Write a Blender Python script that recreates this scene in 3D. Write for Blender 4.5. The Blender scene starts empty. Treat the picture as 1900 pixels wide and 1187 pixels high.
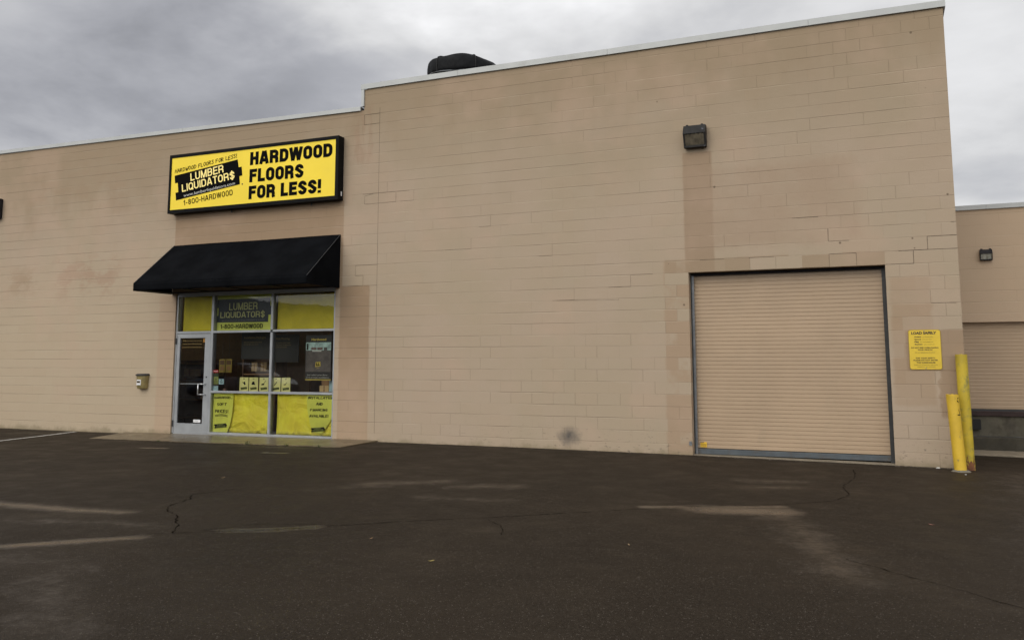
import bpy, bmesh, math, random
import numpy as np
from mathutils import Vector, Matrix
random.seed(7)
sc = bpy.context.scene

# ------------------------------------------------------------------ camera
yaw, pit, rol = 0.401282858, 0.119868209, -0.000667
fw = Vector((-math.sin(yaw)*math.cos(pit), math.cos(yaw)*math.cos(pit), math.sin(pit)))
r0 = Vector((math.cos(yaw), math.sin(yaw), 0)); u0 = r0.cross(fw)
rx = math.cos(rol)*r0 + math.sin(rol)*u0
uy = -math.sin(rol)*r0 + math.cos(rol)*u0
cam = bpy.data.cameras.new("camera"); camo = bpy.data.objects.new("camera", cam)
sc.collection.objects.link(camo)
camo.matrix_world = Matrix(((rx.x, uy.x, -fw.x, 2.94587), (rx.y, uy.y, -fw.y, -14.54735),
                            (rx.z, uy.z, -fw.z, 1.56458), (0, 0, 0, 1)))
cam.sensor_fit = 'HORIZONTAL'; cam.sensor_width = 36; cam.lens = 1609.758/1900*36
cam.shift_y = -117/1900
cam.clip_start = .05; cam.clip_end = 5000
sc.camera = camo

# ------------------------------------------------------------------ sky and sun
SUN_EL, SUN_AZ = math.radians(33), math.radians(200)      # behind the camera, thick cloud in front of it
world = bpy.data.worlds.new("World"); sc.world = world; world.use_nodes = True

class NT:
    """small helper that writes shader node networks"""
    def __init__(s, nt): s.nt = nt
    def n(s, t, **kw):
        nd = s.nt.nodes.new(t)
        for k, v in kw.items():
            if hasattr(nd, k): setattr(nd, k, v)
        return nd
    def link(s, a, b): s.nt.links.new(a, b)
    def put(s, sock, v):
        if hasattr(v, 'links') or isinstance(v, bpy.types.NodeSocket): s.link(v, sock)
        else: sock.default_value = v
    def m(s, op, a, b=0.0, c=None, clamp=False):
        nd = s.nt.nodes.new('ShaderNodeMath'); nd.operation = op; nd.use_clamp = clamp
        s.put(nd.inputs[0], a)
        if op not in ('FLOOR', 'ABSOLUTE', 'SQRT', 'FRACT', 'SINE', 'COSINE'): s.put(nd.inputs[1], b)
        if c is not None: s.put(nd.inputs[2], c)
        return nd.outputs[0]
    def add(s, a, b): return s.m('ADD', a, b)
    def sub(s, a, b): return s.m('SUBTRACT', a, b)
    def mul(s, a, b): return s.m('MULTIPLY', a, b)
    def mx(s, a, b): return s.m('MAXIMUM', a, b)
    def mn(s, a, b): return s.m('MINIMUM', a, b)
    def mr(s, v, a, b, c=0.0, d=1.0, smooth=True):
        nd = s.nt.nodes.new('ShaderNodeMapRange')
        nd.interpolation_type = 'SMOOTHSTEP' if smooth else 'LINEAR'
        nd.clamp = True
        s.put(nd.inputs['Value'], v)
        rev = (not isinstance(a, bpy.types.NodeSocket)) and a > b
        s.put(nd.inputs['From Min'], b if rev else a); s.put(nd.inputs['From Max'], a if rev else b)
        s.put(nd.inputs['To Min'], d if rev else c); s.put(nd.inputs['To Max'], c if rev else d)
        return nd.outputs['Result']
    def xyz(s, x, y, z):
        nd = s.nt.nodes.new('ShaderNodeCombineXYZ')
        for i, v in enumerate((x, y, z)): s.put(nd.inputs[i], v)
        return nd.outputs[0]
    def noise(s, vec, scale=1.0, detail=3.0, rough=.5, dist=0.0):
        nd = s.nt.nodes.new('ShaderNodeTexNoise')
        s.put(nd.inputs['Vector'], vec); nd.inputs['Scale'].default_value = scale
        nd.inputs['Detail'].default_value = detail; nd.inputs['Roughness'].default_value = rough
        nd.inputs['Distortion'].default_value = dist
        return nd.outputs['Fac']
    def white(s, vec):
        nd = s.nt.nodes.new('ShaderNodeTexWhiteNoise'); nd.noise_dimensions = '3D'
        s.put(nd.inputs['Vector'], vec); return nd.outputs['Value']
    def vor(s, vec, scale, rnd=1.0, feat='F1'):
        nd = s.nt.nodes.new('ShaderNodeTexVoronoi'); nd.feature = feat
        s.put(nd.inputs['Vector'], vec); nd.inputs['Scale'].default_value = scale
        nd.inputs['Randomness'].default_value = rnd
        return nd.outputs['Distance']
    def mix(s, f, a, b, blend='MIX'):
        nd = s.nt.nodes.new('ShaderNodeMix'); nd.data_type = 'RGBA'; nd.blend_type = blend
        s.put(nd.inputs[0], f)
        s.put(nd.inputs[6], a if isinstance(a, bpy.types.NodeSocket) else (*a, 1)[:4])
        s.put(nd.inputs[7], b if isinstance(b, bpy.types.NodeSocket) else (*b, 1)[:4])
        return nd.outputs[2]
    def sep(s, v):
        nd = s.nt.nodes.new('ShaderNodeSeparateXYZ'); s.link(v, nd.inputs[0]); return nd.outputs

def build_world():
    nt = world.node_tree; nt.nodes.clear(); N = NT(nt)
    out = N.n('ShaderNodeOutputWorld'); bg = N.n('ShaderNodeBackground'); N.link(bg.outputs[0], out.inputs[0])
    sky = N.n('ShaderNodeTexSky'); sky.sky_type = 'NISHITA'; sky.sun_disc = False
    sky.sun_elevation = SUN_EL; sky.sun_rotation = SUN_AZ
    tc = N.n('ShaderNodeTexCoord'); x, y, z = N.sep(tc.outputs['Generated'])
    zz = N.add(N.mx(z, 0.0), .22)
    cv = N.xyz(N.m('DIVIDE', x, zz), N.m('DIVIDE', y, zz), 0.0)
    big = N.noise(cv, .95, 4, .48, .25)
    mid = N.noise(N.xyz(N.add(N.m('DIVIDE', x, zz), 7.3), N.m('DIVIDE', y, zz), 3.1), 2.3, 5, .55, .2)
    fin = N.noise(N.xyz(N.m('DIVIDE', x, zz), N.m('DIVIDE', y, zz), 9.0), 6.5, 5, .6, .3)
    d = N.add(N.mul(big, .62), N.add(N.mul(mid, .30), N.mul(fin, .08)))
    cl = N.mr(d, .36, .62)
    # clouds thinner towards the east and low on the horizon, thickest up to the north west
    east = N.mr(x, -.62, .25)
    low = N.mr(z, .45, .08)
    lum = N.add(N.add(N.mul(cl, .34), .365), N.add(N.mul(east, .15), N.mul(low, .05)))
    def lobe(v, w):
        return N.mr(N.add(N.add(N.mul(x, v[0]), N.mul(y, v[1])), N.mul(z, v[2])), w, 1.0)
    lum = N.add(lum, N.mul(lobe((-.40, .79, .465), .945), N.add(.20, N.mul(cl, .34))))      # thin bright cloud over the roof
    lum = N.sub(lum, N.mul(lobe((-.72, .55, .42), .87), .13))
    # the veil of cloud round the sun (south, behind the camera) is much brighter
    rear = N.mr(N.add(N.mul(y, -.8), N.mul(z, .35)), .05, .75)
    lum = N.mul(lum, N.add(1.0, N.mul(rear, 1.35)))
    grey = N.mix(N.mr(lum, .35, .75), (.935, .95, 1.03), (1.0, 1.0, 1.01))
    vm = N.n('ShaderNodeVectorMath'); vm.operation = 'SCALE'
    N.link(grey, vm.inputs[0]); N.link(N.mul(lum, 10.0), vm.inputs['Scale'])
    col = N.mix(.04, vm.outputs[0], sky.outputs[0])
    N.link(col, bg.inputs['Color']); bg.inputs['Strength'].default_value = .1
build_world()

sun = bpy.data.lights.new("sun", 'SUN'); suno = bpy.data.objects.new("sun", sun)
sc.collection.objects.link(suno)
sun.energy = 1.0; sun.angle = math.radians(35); sun.color = (1.0, .93, .82)
sd = Vector((math.sin(SUN_AZ)*math.cos(SUN_EL), math.cos(SUN_AZ)*math.cos(SUN_EL), math.sin(SUN_EL)))
suno.rotation_euler = (-sd).to_track_quat('-Z', 'Y').to_euler()

sc.view_settings.view_transform = 'Standard'; sc.view_settings.look = 'None'
sc.view_settings.exposure = 0.0; sc.view_settings.gamma = 1.0
sc.view_settings.use_curve_mapping = False
sc.cycles.max_bounces = 8; sc.cycles.transparent_max_bounces = 12

# ------------------------------------------------------------------ materials
def mat(name, col=(.5, .5, .5), rough=.6, metal=0.0, spec=.5, vary=.0, vscale=6.0, bump=0.0, bscale=60.0,
        emit=None, estr=0.0, dirt=None):
    m = bpy.data.materials.new(name); m.use_nodes = True
    N = NT(m.node_tree); b = m.node_tree.nodes['Principled BSDF']
    b.inputs['Base Color'].default_value = (*col, 1); b.inputs['Roughness'].default_value = rough
    b.inputs['Metallic'].default_value = metal; b.inputs['Specular IOR Level'].default_value = spec
    g = N.n('ShaderNodeNewGeometry').outputs['Position']
    c = None
    if vary:
        f = N.noise(g, vscale, 5, .6)
        c = N.mix(N.mr(f, .3, .7), tuple(v*(1-vary) for v in col), tuple(min(1, v*(1+vary)) for v in col))
    if dirt:
        dc, dl, dh, ds = dirt
        f2 = N.mr(N.noise(g, ds, 6, .65), dl, dh)
        c = N.mix(f2, c if c is not None else col, dc)
    if c is not None: N.link(c, b.inputs['Base Color'])
    if vary or bump:
        N.link(N.mr(N.noise(g, vscale*2.3, 4, .6), .25, .75, max(.03, rough-.1), min(1, rough+.1)), b.inputs['Roughness'])
    if bump:
        bp = N.n('ShaderNodeBump'); bp.inputs['Strength'].default_value = 1; bp.inputs['Distance'].default_value = bump
        N.link(N.noise(g, bscale, 4, .6), bp.inputs['Height']); N.link(bp.outputs[0], b.inputs['Normal'])
    if emit:
        b.inputs['Emission Color'].default_value = (*emit, 1); b.inputs['Emission Strength'].default_value = estr
    return m

C8 = .2032
def block_wall_material(name, main=True):
    m = bpy.data.materials.new(name); m.use_nodes = True
    nt = m.node_tree; N = NT(nt); b = nt.nodes['Principled BSDF']
    P = N.n('ShaderNodeNewGeometry').outputs['Position']
    px, py, pz = N.sep(P)
    # running coordinate works on the faces that look north/south and on those that look east/west
    run = N.add(px, N.mul(py, 1.0)) if not main else N.add(px, py)
    wob = N.mul(N.sub(N.noise(N.xyz(run, 0.0, pz), 2.2, 3, .5), .5), .011)
    z = N.add(pz, wob); x = N.add(run, wob)
    row = N.m('FLOOR', N.m('DIVIDE', z, C8))
    fz = N.sub(z, N.mul(row, C8)); dz = N.mn(fz, N.sub(C8, fz))
    par = N.m('FLOORED_MODULO', row, 2.0)
    xs = N.add(x, N.mul(par, C8))
    cidx = N.m('FLOOR', N.m('DIVIDE', xs, 2*C8))
    fx = N.sub(xs, N.mul(cidx, 2*C8)); dx = N.mn(fx, N.sub(2*C8, fx))
    bid = N.xyz(cidx, row, 3.0)
    hj = N.m('FLOOR', N.m('DIVIDE', N.add(xs, C8), 2*C8)); hid = N.xyz(hj, row, 9.0)   # id of the nearest head joint
    bj = N.m('FLOOR', N.add(N.m('DIVIDE', z, C8), .5))
    rb = N.white(bid); rh = N.white(hid)
    # how open each joint is: thick paint has bridged many of them
    bedn = N.noise(N.xyz(N.mul(x, .55), N.mul(bj, 5.17), 1.0), 1.0, 3, .6)
    bedS = N.mr(bedn, .36, .66, .16, .95)
    if main:
        lower = N.mr(pz, 2.2, .2); nearR = N.mr(px, -3.5, 2.0)
        region = N.mx(N.mul(lower, .30), N.mul(nearR, .26))
        hn = N.noise(N.xyz(N.mul(x, .35), pz, 5.0), .7, 2, .5)
        hv = N.add(N.add(rh, N.mul(N.sub(hn, .5), .9)), region)
        headS = N.mr(hv, .66, 1.15, .10, .9)
        headS = N.mul(headS, N.mr(px, -12.0, -5.0, .4, 1.0)); bedS = N.mn(1.0, N.add(bedS, N.mr(px, -6.0, -9.0, 0.0, .15)))
    else:
        headS = N.mr(rh, .5, 1.0, 0.0, .3); bedS = N.mul(bedS, .6)
    bedm = N.mul(N.mr(dz, .0075, .0025), bedS)
    headm = N.mul(N.mr(dx, .0075, .0025), headS)
    hz = N.sub(C8, fz)                                   # highlight painted into the colour along the lower lip of each bed joint
    lipLight = N.mul(N.mr(N.m('ABSOLUTE', N.sub(hz, .010)), .006, .001), N.mr(N.noise(N.xyz(N.mul(x, .8), N.mul(bj, 3.3), 7.0), 1.3, 3, .6), .48, .66))
    joint = N.mx(bedm, N.mul(headm, .8))
    # paint
    tan = (.374, .300, .211); tan2 = (.398, .312, .229)
    pink = (.385, .278, .180); brown = (.285, .210, .130)
    big = N.noise(N.xyz(x, 0.0, pz), .55, 4, .55)
    c = N.mix(N.mr(big, .35, .65), tan, tan2)
    if main:
        paleFalloff = N.add(N.mr(px, -5.5, -8.5), N.mul(N.sub(big, .5), .6))  # wall paler towards the lower left: light falloff painted into the colour
        c = N.mix(N.mul(N.mul(N.mr(paleFalloff, .3, .9), N.mr(N.add(pz, N.mul(N.sub(N.noise(N.xyz(x, 17.0, pz), .9, 4, .6), .5), 3.0)), 5.2, 1.6)), .95), c, (.435, .350, .245))
        stainFalloff = N.mr(N.add(pz, N.mul(N.sub(N.noise(N.xyz(x, 27.0, pz), .7, 4, .6), .5), 3.5)), 3.8, 6.6)  # brown staining and painted-in light falloff together darken the wall upwards
        c = N.mix(N.mul(stainFalloff, .62), c, (.300, .232, .152))
    c = N.mix(N.mul(rb, .16), c, pink)
    def rect(x0, x1, z0, z1, s=.02, w=.05):
        """soft rectangle with an edge that follows the roller marks"""
        nx = N.mul(N.sub(N.noise(N.xyz(x, 4.0, pz), 6.0, 3, .6), .5), w)
        X = N.add(px, nx); Z = N.add(pz, nx)
        a = N.mul(N.mr(X, x0-s, x0+s), N.mr(X, x1+s, x1-s))
        bb = N.mul(N.mr(Z, z0-s, z0+s), N.mr(Z, z1+s, z1-s))
        return N.mul(a, bb)
    if main:
        blocky = N.mr(N.add(rb, N.mul(N.sub(N.noise(N.xyz(x, 2.0, pz), 3.0, 4, .6), .5), .9)), .35, .6)
        # weathered band under the coping, drawn down in ragged runs
        top = N.mr(px, -6.50, -6.46, 6.68, 7.04)
        run1 = N.noise(N.xyz(N.mul(x, 1.0), 0.0, N.mul(pz, .35)), 1.6, 5, .62)
        depth = N.sub(top, pz)
        band = N.mr(N.add(depth, N.mul(N.sub(run1, .5), 1.9)), 1.25, .25)
        leftTop = N.mul(N.mr(N.add(depth, N.mul(N.sub(run1, .5), 2.6)), 1.9, .9), N.mr(px, -11.2, -12.4))
        c = N.mix(N.mul(N.mx(band, N.mul(leftTop, .8)), .6), c, brown)
        rust = N.mul(rect(-6.72, -6.28, 5.5, 6.7, .06, .25), N.mr(N.noise(N.xyz(N.mul(x, 3), 0, N.mul(pz, .6)), 2.0, 4, .6), .4, .6))
        c = N.mix(N.mul(rust, .6), c, (.29, .195, .125))
        # repainted areas
        for r in [(-11.3, -6.9, 3.0, 4.98, .012, .012, .9), (-6.95, -6.26, -.2, 3.05, .02, .05, .9)]:
            c = N.mix(N.mul(rect(*r[:6]), r[6]), c, (.290, .198, .120))
        c = N.mix(N.mul(N.mul(rect(-6.95, -6.26, -.2, 2.2, .05, .05), N.mr(pz, 2.2, .6)), .5), c, (.43, .315, .215))
        c = N.mix(N.mul(rect(-11.65, -11.15, -.2, 3.0, .03, .1), .6), c, (.41, .29, .195))
        c = N.mix(N.mul(rect(-.05, .44, 3.05, 5.10, .02, .03), .8), c, (.285, .198, .125))
        c = N.mix(N.mul(rect(-.02, 2.74, 3.45, 4.78, .12, .25), N.mr(N.noise(N.xyz(x, 41.0, pz), 1.6, 4, .6), .3, .6, .3, .65)), c, (.335, .242, .165))
        c = N.mix(N.mul(N.mul(rect(-.42, 0.05, -.2, 3.25, .03, .06), blocky), .85), c, (.345, .245, .16))
        c = N.mix(N.mul(N.mul(rect(-.4, 3.1, 3.04, 3.27, .02, .02), N.mr(rb, .3, .8)), .8), c, (.30, .22, .14))
        c = N.mix(N.mul(rect(3.1, 3.66, .9, 2.85, .04, .10), N.mul(N.add(rb, .9), .5)), c, (.33, .235, .15))
        c = N.mix(N.mul(rect(3.28, 5.0, 1.42, 2.03, .015, .04), .85), c, (.285, .198, .125))
        c = N.mix(N.mul(rect(3.72, 5.0, .75, 1.45, .03, .20), .8), c, (.285, .198, .125))
        # blotches where old repairs show through, left of the shop front
        sp = N.mul(rect(-14.9, -12.9, 3.1, 4.0, .35, .5), N.mr(N.noise(N.xyz(N.mul(x, .8), 6.0, N.mul(pz, 1.3)), 2.3, 6, .68), .46, .60))
        c = N.mix(N.mul(sp, .55), c, (.335, .215, .145))
        sp2 = N.mul(N.mx(rect(-16.5, -15.5, 3.2, 3.75, .25, .4), N.mul(rect(-16.0, -12.5, 4.9, 6.3, .4, .8), .7)), N.mr(N.noise(N.xyz(N.mul(x, .7), 9.0, N.mul(pz, 1.2)), 1.9, 6, .68), .46, .60))
        c = N.mix(N.mul(sp2, .65), c, (.31, .22, .14))
        pinky = N.mr(N.noise(N.xyz(x, 13.0, pz), .8, 3, .6), .5, .72)
        c = N.mix(N.mul(pinky, .32), c, (.46, .325, .235))
        # soot of an old fire and scuffs and splashes low down
        ex = N.sub(px, -2.15); ez = N.sub(pz, .27)
        rr = N.m('SQRT', N.add(N.mul(ex, ex), N.mul(N.mul(ez, ez), 1.5)))
        rr = N.add(rr, N.mul(N.sub(N.noise(N.xyz(x, 3.0, pz), 7.0, 5, .68), .5), .26))
        soot = N.mul(N.mr(rr, .25, .02, smooth=False), N.mr(N.noise(N.xyz(x, 5.0, pz), 26.0, 4, .7), .2, .5, .7, 1.0))
        c = N.mix(N.mul(soot, .86), c, (.045, .047, .052))
        low = N.mr(pz, .62, .05)
        scuff = N.mr(N.noise(N.xyz(N.mul(x, 1.0), 21.0, N.mul(pz, 2.4)), 9.0, 4, .75), .60, .635)
        scuff = N.mul(N.mul(scuff, low), N.mr(px, -6.5, -1.0, .25, 1.0))
        c = N.mix(N.mul(scuff, .75), c, (.07, .062, .052))
        grime = N.mr(N.add(N.sub(pz, .03), N.mul(N.sub(N.noise(N.xyz(x, 31.0, pz), 3.2, 6, .72), .5), -.42)), .10, -.04)
        c = N.mix(N.mul(grime, .65), c, (.20, .165, .095))
        chips = N.mul(N.mr(N.vor(N.xyz(x, 2.0, pz), 2.1), .05, .028), N.mr(px, -1.5, 0.0))
        c = N.mix(N.mul(chips, .85), c, (.12, .085, .055))
    else:
        dirty = N.mr(N.noise(N.xyz(N.mul(x, .8), 0.0, pz), 1.2, 5, .62), .4, .66)
        c = N.mix(N.add(N.mul(dirty, .35), .3), c, (.47, .34, .225)); c = N.mix(.6, c, (.53, .395, .27))
    speck = N.noise(N.xyz(x, py, pz), 70.0, 2, .6)
    c = N.mix(N.mul(N.mr(speck, .3, .7), .12), c, (.25, .2, .14))
    c = N.mix(N.mul(joint, .35), c, (.13, .098, .062))
    c = N.mix(N.mul(lipLight, .30), c, (.62, .53, .40))
    N.link(c, b.inputs['Base Color']); b.inputs['Roughness'].default_value = .78
    b.inputs['Specular IOR Level'].default_value = .3
    h = N.add(N.mul(joint, -1.0), N.add(N.mul(N.noise(N.xyz(x, py, pz), 45.0, 4, .65), .28), N.mul(rb, .12)))
    h = N.add(h, N.mul(N.noise(N.xyz(x, py, pz), 4.0, 3, .5), .9))
    bp = N.n('ShaderNodeBump'); bp.inputs['Strength'].default_value = 1; bp.inputs['Distance'].default_value = .0035
    N.link(h, bp.inputs['Height']); N.link(bp.outputs[0], b.inputs['Normal'])
    return m

def asphalt_material():
    m = bpy.data.materials.new('wet_asphalt'); m.use_nodes = True
    nt = m.node_tree; N = NT(nt); b = nt.nodes['Principled BSDF']
    P = N.n('ShaderNodeNewGeometry').outputs['Position']; x, y, z = N.sep(P)
    at = N.n('ShaderNodeAttribute'); at.attribute_name = 'wet'; at.attribute_type = 'GEOMETRY'
    wet0 = at.outputs['Fac']
    n1 = N.noise(P, .35, 5, .6); n2 = N.noise(P, 2.2, 5, .65); n3 = N.noise(P, 11.0, 4, .7)
    wn = N.add(wet0, N.mul(N.sub(n2, .5), 1.3)); wn = N.add(wn, N.mul(N.sub(n3, .5), .6))
    wet = N.mul(N.mr(wn, .15, 1.0), N.mr(wet0, .0, .25))
    c = N.mix(N.mr(n1, .32, .68), (.0110, .0076, .0046), (.0200, .0140, .0086))
    c = N.mix(N.mul(N.mr(n2, .35, .75), .45), c, (.028, .020, .0125))
    fine = N.noise(P, 60.0, 3, .75)
    c = N.mix(N.mul(N.mr(fine, .35, .7), .7), c, (.034, .0265, .019))
    st = N.vor(P, 85.0)
    stc = N.white(N.xyz(N.m('FLOOR', N.mul(x, 95.0)), N.m('FLOOR', N.mul(y, 95.0)), 0.0))
    stone = N.mul(N.mr(st, .34, .18), N.mr(N.noise(P, 42.0, 1, .5), .55, .66))
    c = N.mix(N.mul(stone, .75), c, (.22, .19, .16))
    c = N.mix(N.mul(wet, .5), c, (.048, .036, .026))
    N.link(c, b.inputs['Base Color'])
    rg = N.sub(N.mr(n2, .3, .7, .52, .72), N.mul(wet, .36))
    damp = N.mr(N.noise(P, .8, 4, .6), .5, .72)
    rg = N.sub(rg, N.mul(damp, .10))
    N.link(rg, b.inputs['Roughness']); N.link(N.add(.09, N.mul(wet, .27)), b.inputs['Specular IOR Level'])
    h = N.add(N.mul(fine, .55), N.mul(N.mr(st, .5, .05), .6)); h = N.add(h, N.mul(n3, 1.2))
    bp = N.n('ShaderNodeBump'); N.link(N.sub(1.0, N.mul(wet, .93)), bp.inputs['Strength'])
    bp.inputs['Distance'].default_value = .004
    N.link(h, bp.inputs['Height']); N.link(bp.outputs[0], b.inputs['Normal'])
    return m

def glass_material(name, tint=(.96, .975, .955)):
    m = bpy.data.materials.new(name); m.use_nodes = True
    nt = m.node_tree; nt.nodes.clear(); N = NT(nt)
    out = N.n('ShaderNodeOutputMaterial'); mx = N.n('ShaderNodeMixShader')
    tr = N.n('ShaderNodeBsdfTransparent'); gl = N.n('ShaderNodeBsdfGlossy')
    tr.inputs[0].default_value = (*tint, 1); gl.inputs['Roughness'].default_value = .015
    fr = N.n('ShaderNodeFresnel'); fr.inputs[0].default_value = 1.52
    P = N.n('ShaderNodeNewGeometry').outputs['Position']
    N.link(N.m('MULTIPLY', fr.outputs[0], 1.35, clamp=True), mx.inputs[0])
    bp = N.n('ShaderNodeBump'); bp.inputs['Strength'].default_value = .25; bp.inputs['Distance'].default_value = .004
    N.link(N.noise(P, .9, 2, .5), bp.inputs['Height']); N.link(bp.outputs[0], gl.inputs['Normal'])
    N.link(tr.outputs[0], mx.inputs[1]); N.link(gl.outputs[0], mx.inputs[2]); N.link(mx.outputs[0], out.inputs[0])
    return m

def film_material(name, col, wrinkle=.0, trans=.25, rough=.6):
    """paper or film hung behind the glass; a little daylight comes through it"""
    m = bpy.data.materials.new(name); m.use_nodes = True
    nt = m.node_tree; nt.nodes.clear(); N = NT(nt)
    out = N.n('ShaderNodeOutputMaterial'); mx = N.n('ShaderNodeMixShader'); mx.inputs[0].default_value = trans
    d = N.n('ShaderNodeBsdfPrincipled'); t = N.n('ShaderNodeBsdfTranslucent')
    P = N.n('ShaderNodeNewGeometry').outputs['Position']
    c = N.mix(N.mr(N.noise(P, 2.6, 4, .6), .3, .7), tuple(v*.9 for v in col), tuple(min(1, v*1.08) for v in col))
    N.link(c, d.inputs['Base Color']); N.link(c, t.inputs[0]); d.inputs['Roughness'].default_value = rough
    if wrinkle:
        bp = N.n('ShaderNodeBump'); bp.inputs['Distance'].default_value = wrinkle
        N.link(N.noise(P, 2.4, 3, .5, 1.2), bp.inputs['Height']); N.link(bp.outputs[0], d.inputs['Normal'])
    N.link(d.outputs[0], mx.inputs[1]); N.link(t.outputs[0], mx.inputs[2]); N.link(mx.outputs[0], out.inputs[0])
    return m

M = {}
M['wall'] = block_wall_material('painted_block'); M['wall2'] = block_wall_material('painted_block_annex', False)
M['asphalt'] = asphalt_material(); M['glass'] = glass_material('shop_glass')
M['coping'] = mat('white_coping_metal', (.43, .445, .435), .42, .0, .5, .05, 1.5, dirt=((.36, .36, .33), .55, .85, 2.5))
M['roof'] = mat('roof_membrane', (.16, .16, .16), .9, vary=.2)
M['alu'] = mat('anodised_aluminium', (.36, .375, .385), .42, .55, .5, .06, 3.0)
M['alu_bright'] = mat('satin_aluminium', (.62, .63, .63), .3, .8)
M['canvas'] = mat('black_awning_canvas', (.0050, .0055, .0065), .9, 0, .02, .25, 2.0, bump=.0006, bscale=400)
M['canvas_side'] = M['canvas']
M['steel_dark'] = mat('dark_steel', (.035, .036, .038), .5, .3, vary=.2)
M['black'] = mat('black_paint', (.005, .005, .0052), .5, 0, .08, .2, 4.0)
M['sign_yellow'] = mat('sign_yellow_acrylic', (.78, .585, .040), .4, 0, .3, .05, .9, emit=(.78, .585, .04), estr=.14)
M['ink'] = mat('black_vinyl', (.005, .005, .005), .7, 0, .03)
M['ink_brown'] = mat('faded_black_ink', (.05, .035, .015), .6)
M['sign_yellow_txt'] = mat('yellow_vinyl', (.80, .66, .22), .4, emit=(.80, .64, .2), estr=.28)
M['label_white'] = mat('white_sticker', (.72, .72, .72), .5)
M['slat'] = mat('tan_roller_slat', (.390, .283, .183), .5, 0, .45, .05, 1.2, dirt=((.33, .25, .165), .55, .9, 1.6))
M['galv'] = mat('galvanised_steel', (.20, .21, .22), .45, .6, vary=.15, vscale=5)
M['guide'] = mat('dark_guide_steel', (.026, .027, .027), .55, .0, vary=.2, vscale=5)
M['bar'] = mat('blue_grey_steel', (.075, .088, .098), .5, .2, vary=.15, vscale=5, dirt=((.08, .07, .06), .5, .7, 6))
M['tagy'] = mat('orange_yellow_sticker', (.75, .46, .02), .5)
M['loady'] = mat('yellow_sign_plate', (.64, .45, .03), .5, 0, .5, .06, 3)
M['loadb'] = mat('olive_sign_border', (.30, .20, .03), .5)
M['concrete'] = mat('concrete', (.17, .15, .12), .75, 0, .4, .2, 1.8, bump=.002, bscale=60, dirt=((.13, .12, .09), .45, .7, 2.2))
M['slab'] = mat('damp_concrete', (.115, .087, .050), .36, 0, .5, .22, 1.6, bump=.0012, bscale=50, dirt=((.09, .07, .040), .45, .7, 3.0))
M['bollard'] = mat('yellow_bollard_paint', (.60, .395, .030), .5, 0, .3, .08, 5) if 0 else mat('yellow_bollard_paint', (.60, .395, .030), .5, 0, .5, .08, 5, bump=.0012, bscale=25, dirt=((.22, .17, .06), .60, .74, 9))
M['bollard2'] = mat('weathered_yellow_paint', (.47, .345, .022), .55, 0, .5, .14, 4, bump=.001, bscale=25, dirt=((.20, .19, .06), .5, .72, 7))
M['rust'] = mat('rust', (.16, .06, .025), .85, vary=.3, vscale=20, dirt=((.4, .30, .03), .5, .6, 14))
M['box_olive'] = mat('olive_gold_paint', (.27, .215, .09), .38, .2, .5, .2, 9)
M['lamp_metal'] = mat('bronze_painted_housing', (.020, .019, .018), .6, .0, .2, .3, 6, bump=.001, bscale=30, dirt=((.12, .125, .15), .60, .68, 11))
M['lamp_plain'] = mat('dark_bronze_paint', (.014, .012, .013), .6, 0, .2, .3, 6)
M['tarp'] = mat('black_tarpaulin', (.008, .0085, .0095), .7, 0, .16, .2, 5, bump=.02, bscale=5)
M['paint_white'] = mat('worn_white_paint', (.42, .41, .38), .6, 0, .5, .1, 5, dirt=((.08, .07, .06), .52, .66, 14))
M['wcrack'] = mat('open_joint_shadow', (.10, .075, .05), .95)
M['crack'] = mat('crack_shadow', (.005, .004, .003), .95, 0, .0)
M['paper'] = film_material('yellow_paper', (1.0, .86, .07), .13, .14)
M['film'] = film_material('yellow_film', (.66, .56, .03), .02, .12)
M['leaf'] = film_material('pale_green_yellow_poster', (.80, .82, .13), .02, .1)
M['leaf2'] = film_material('pale_green_yellow_banner', (.66, .70, .13), .02, .1)
M['card'] = film_material('pale_yellow_card', (.86, .82, .33), .0, .15)
M['film_txt'] = mat('dull_yellow_vinyl', (.50, .50, .20), .5)
M['film_navy'] = mat('navy_vinyl', (.012, .018, .028), .28)
M['black_board'] = mat('black_board', (.012, .011, .009), .6)
M['gold'] = mat('gold_lettering', (.55, .42, .06), .5)
M['dimgold'] = mat('dim_gold_lettering', (.30, .21, .06), .6)
M['white_txt'] = mat('white_lettering', (.55, .55, .5), .5)
M['red'] = mat('red_plastic', (.55, .04, .04), .4)
M['sage2'] = mat('dull_yellow_print', (.42, .30, .05), .5)
M['blue'] = mat('pale_blue_card', (.38, .55, .58), .5)
M['sage'] = mat('faded_green_print', (.28, .32, .07), .5)
M['wood'] = mat('shop_wood', (.34, .18, .07), .5, vary=.3, vscale=3)
M['wood_d'] = mat('dark_shop_wood', (.16, .08, .035), .5, vary=.3, vscale=3)
M['inwall'] = mat('shop_wall_paint', (.42, .28, .14), .8, vary=.1)
M['carton'] = mat('tan_carton', (.55, .38, .17), .7, vary=.15, vscale=5)
M['ceil'] = mat('shop_ceiling', (.35, .33, .28), .8)
M['infloor'] = mat('shop_floor', (.14, .08, .04), .35, vary=.2)
M['poster_sky'] = mat('poster_window_print', (.36, .50, .46), .5, vary=.35, vscale=14)
M['poster_floor'] = mat('poster_floor_print', (.10, .082, .072), .4, vary=.3, vscale=8)
M['poster_sofa'] = mat('poster_sofa_print', (.16, .09, .075), .5, vary=.5, vscale=30)
M['hillm'] = mat('far_woodland', (.022, .028, .022), .95, vary=.5, vscale=.05)
M['dockc'] = mat('dock_wall_concrete', (.095, .085, .060), .85, vary=.2, vscale=3, bump=.002, dirt=((.045, .036, .024), .46, .66, 2.4))
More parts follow.
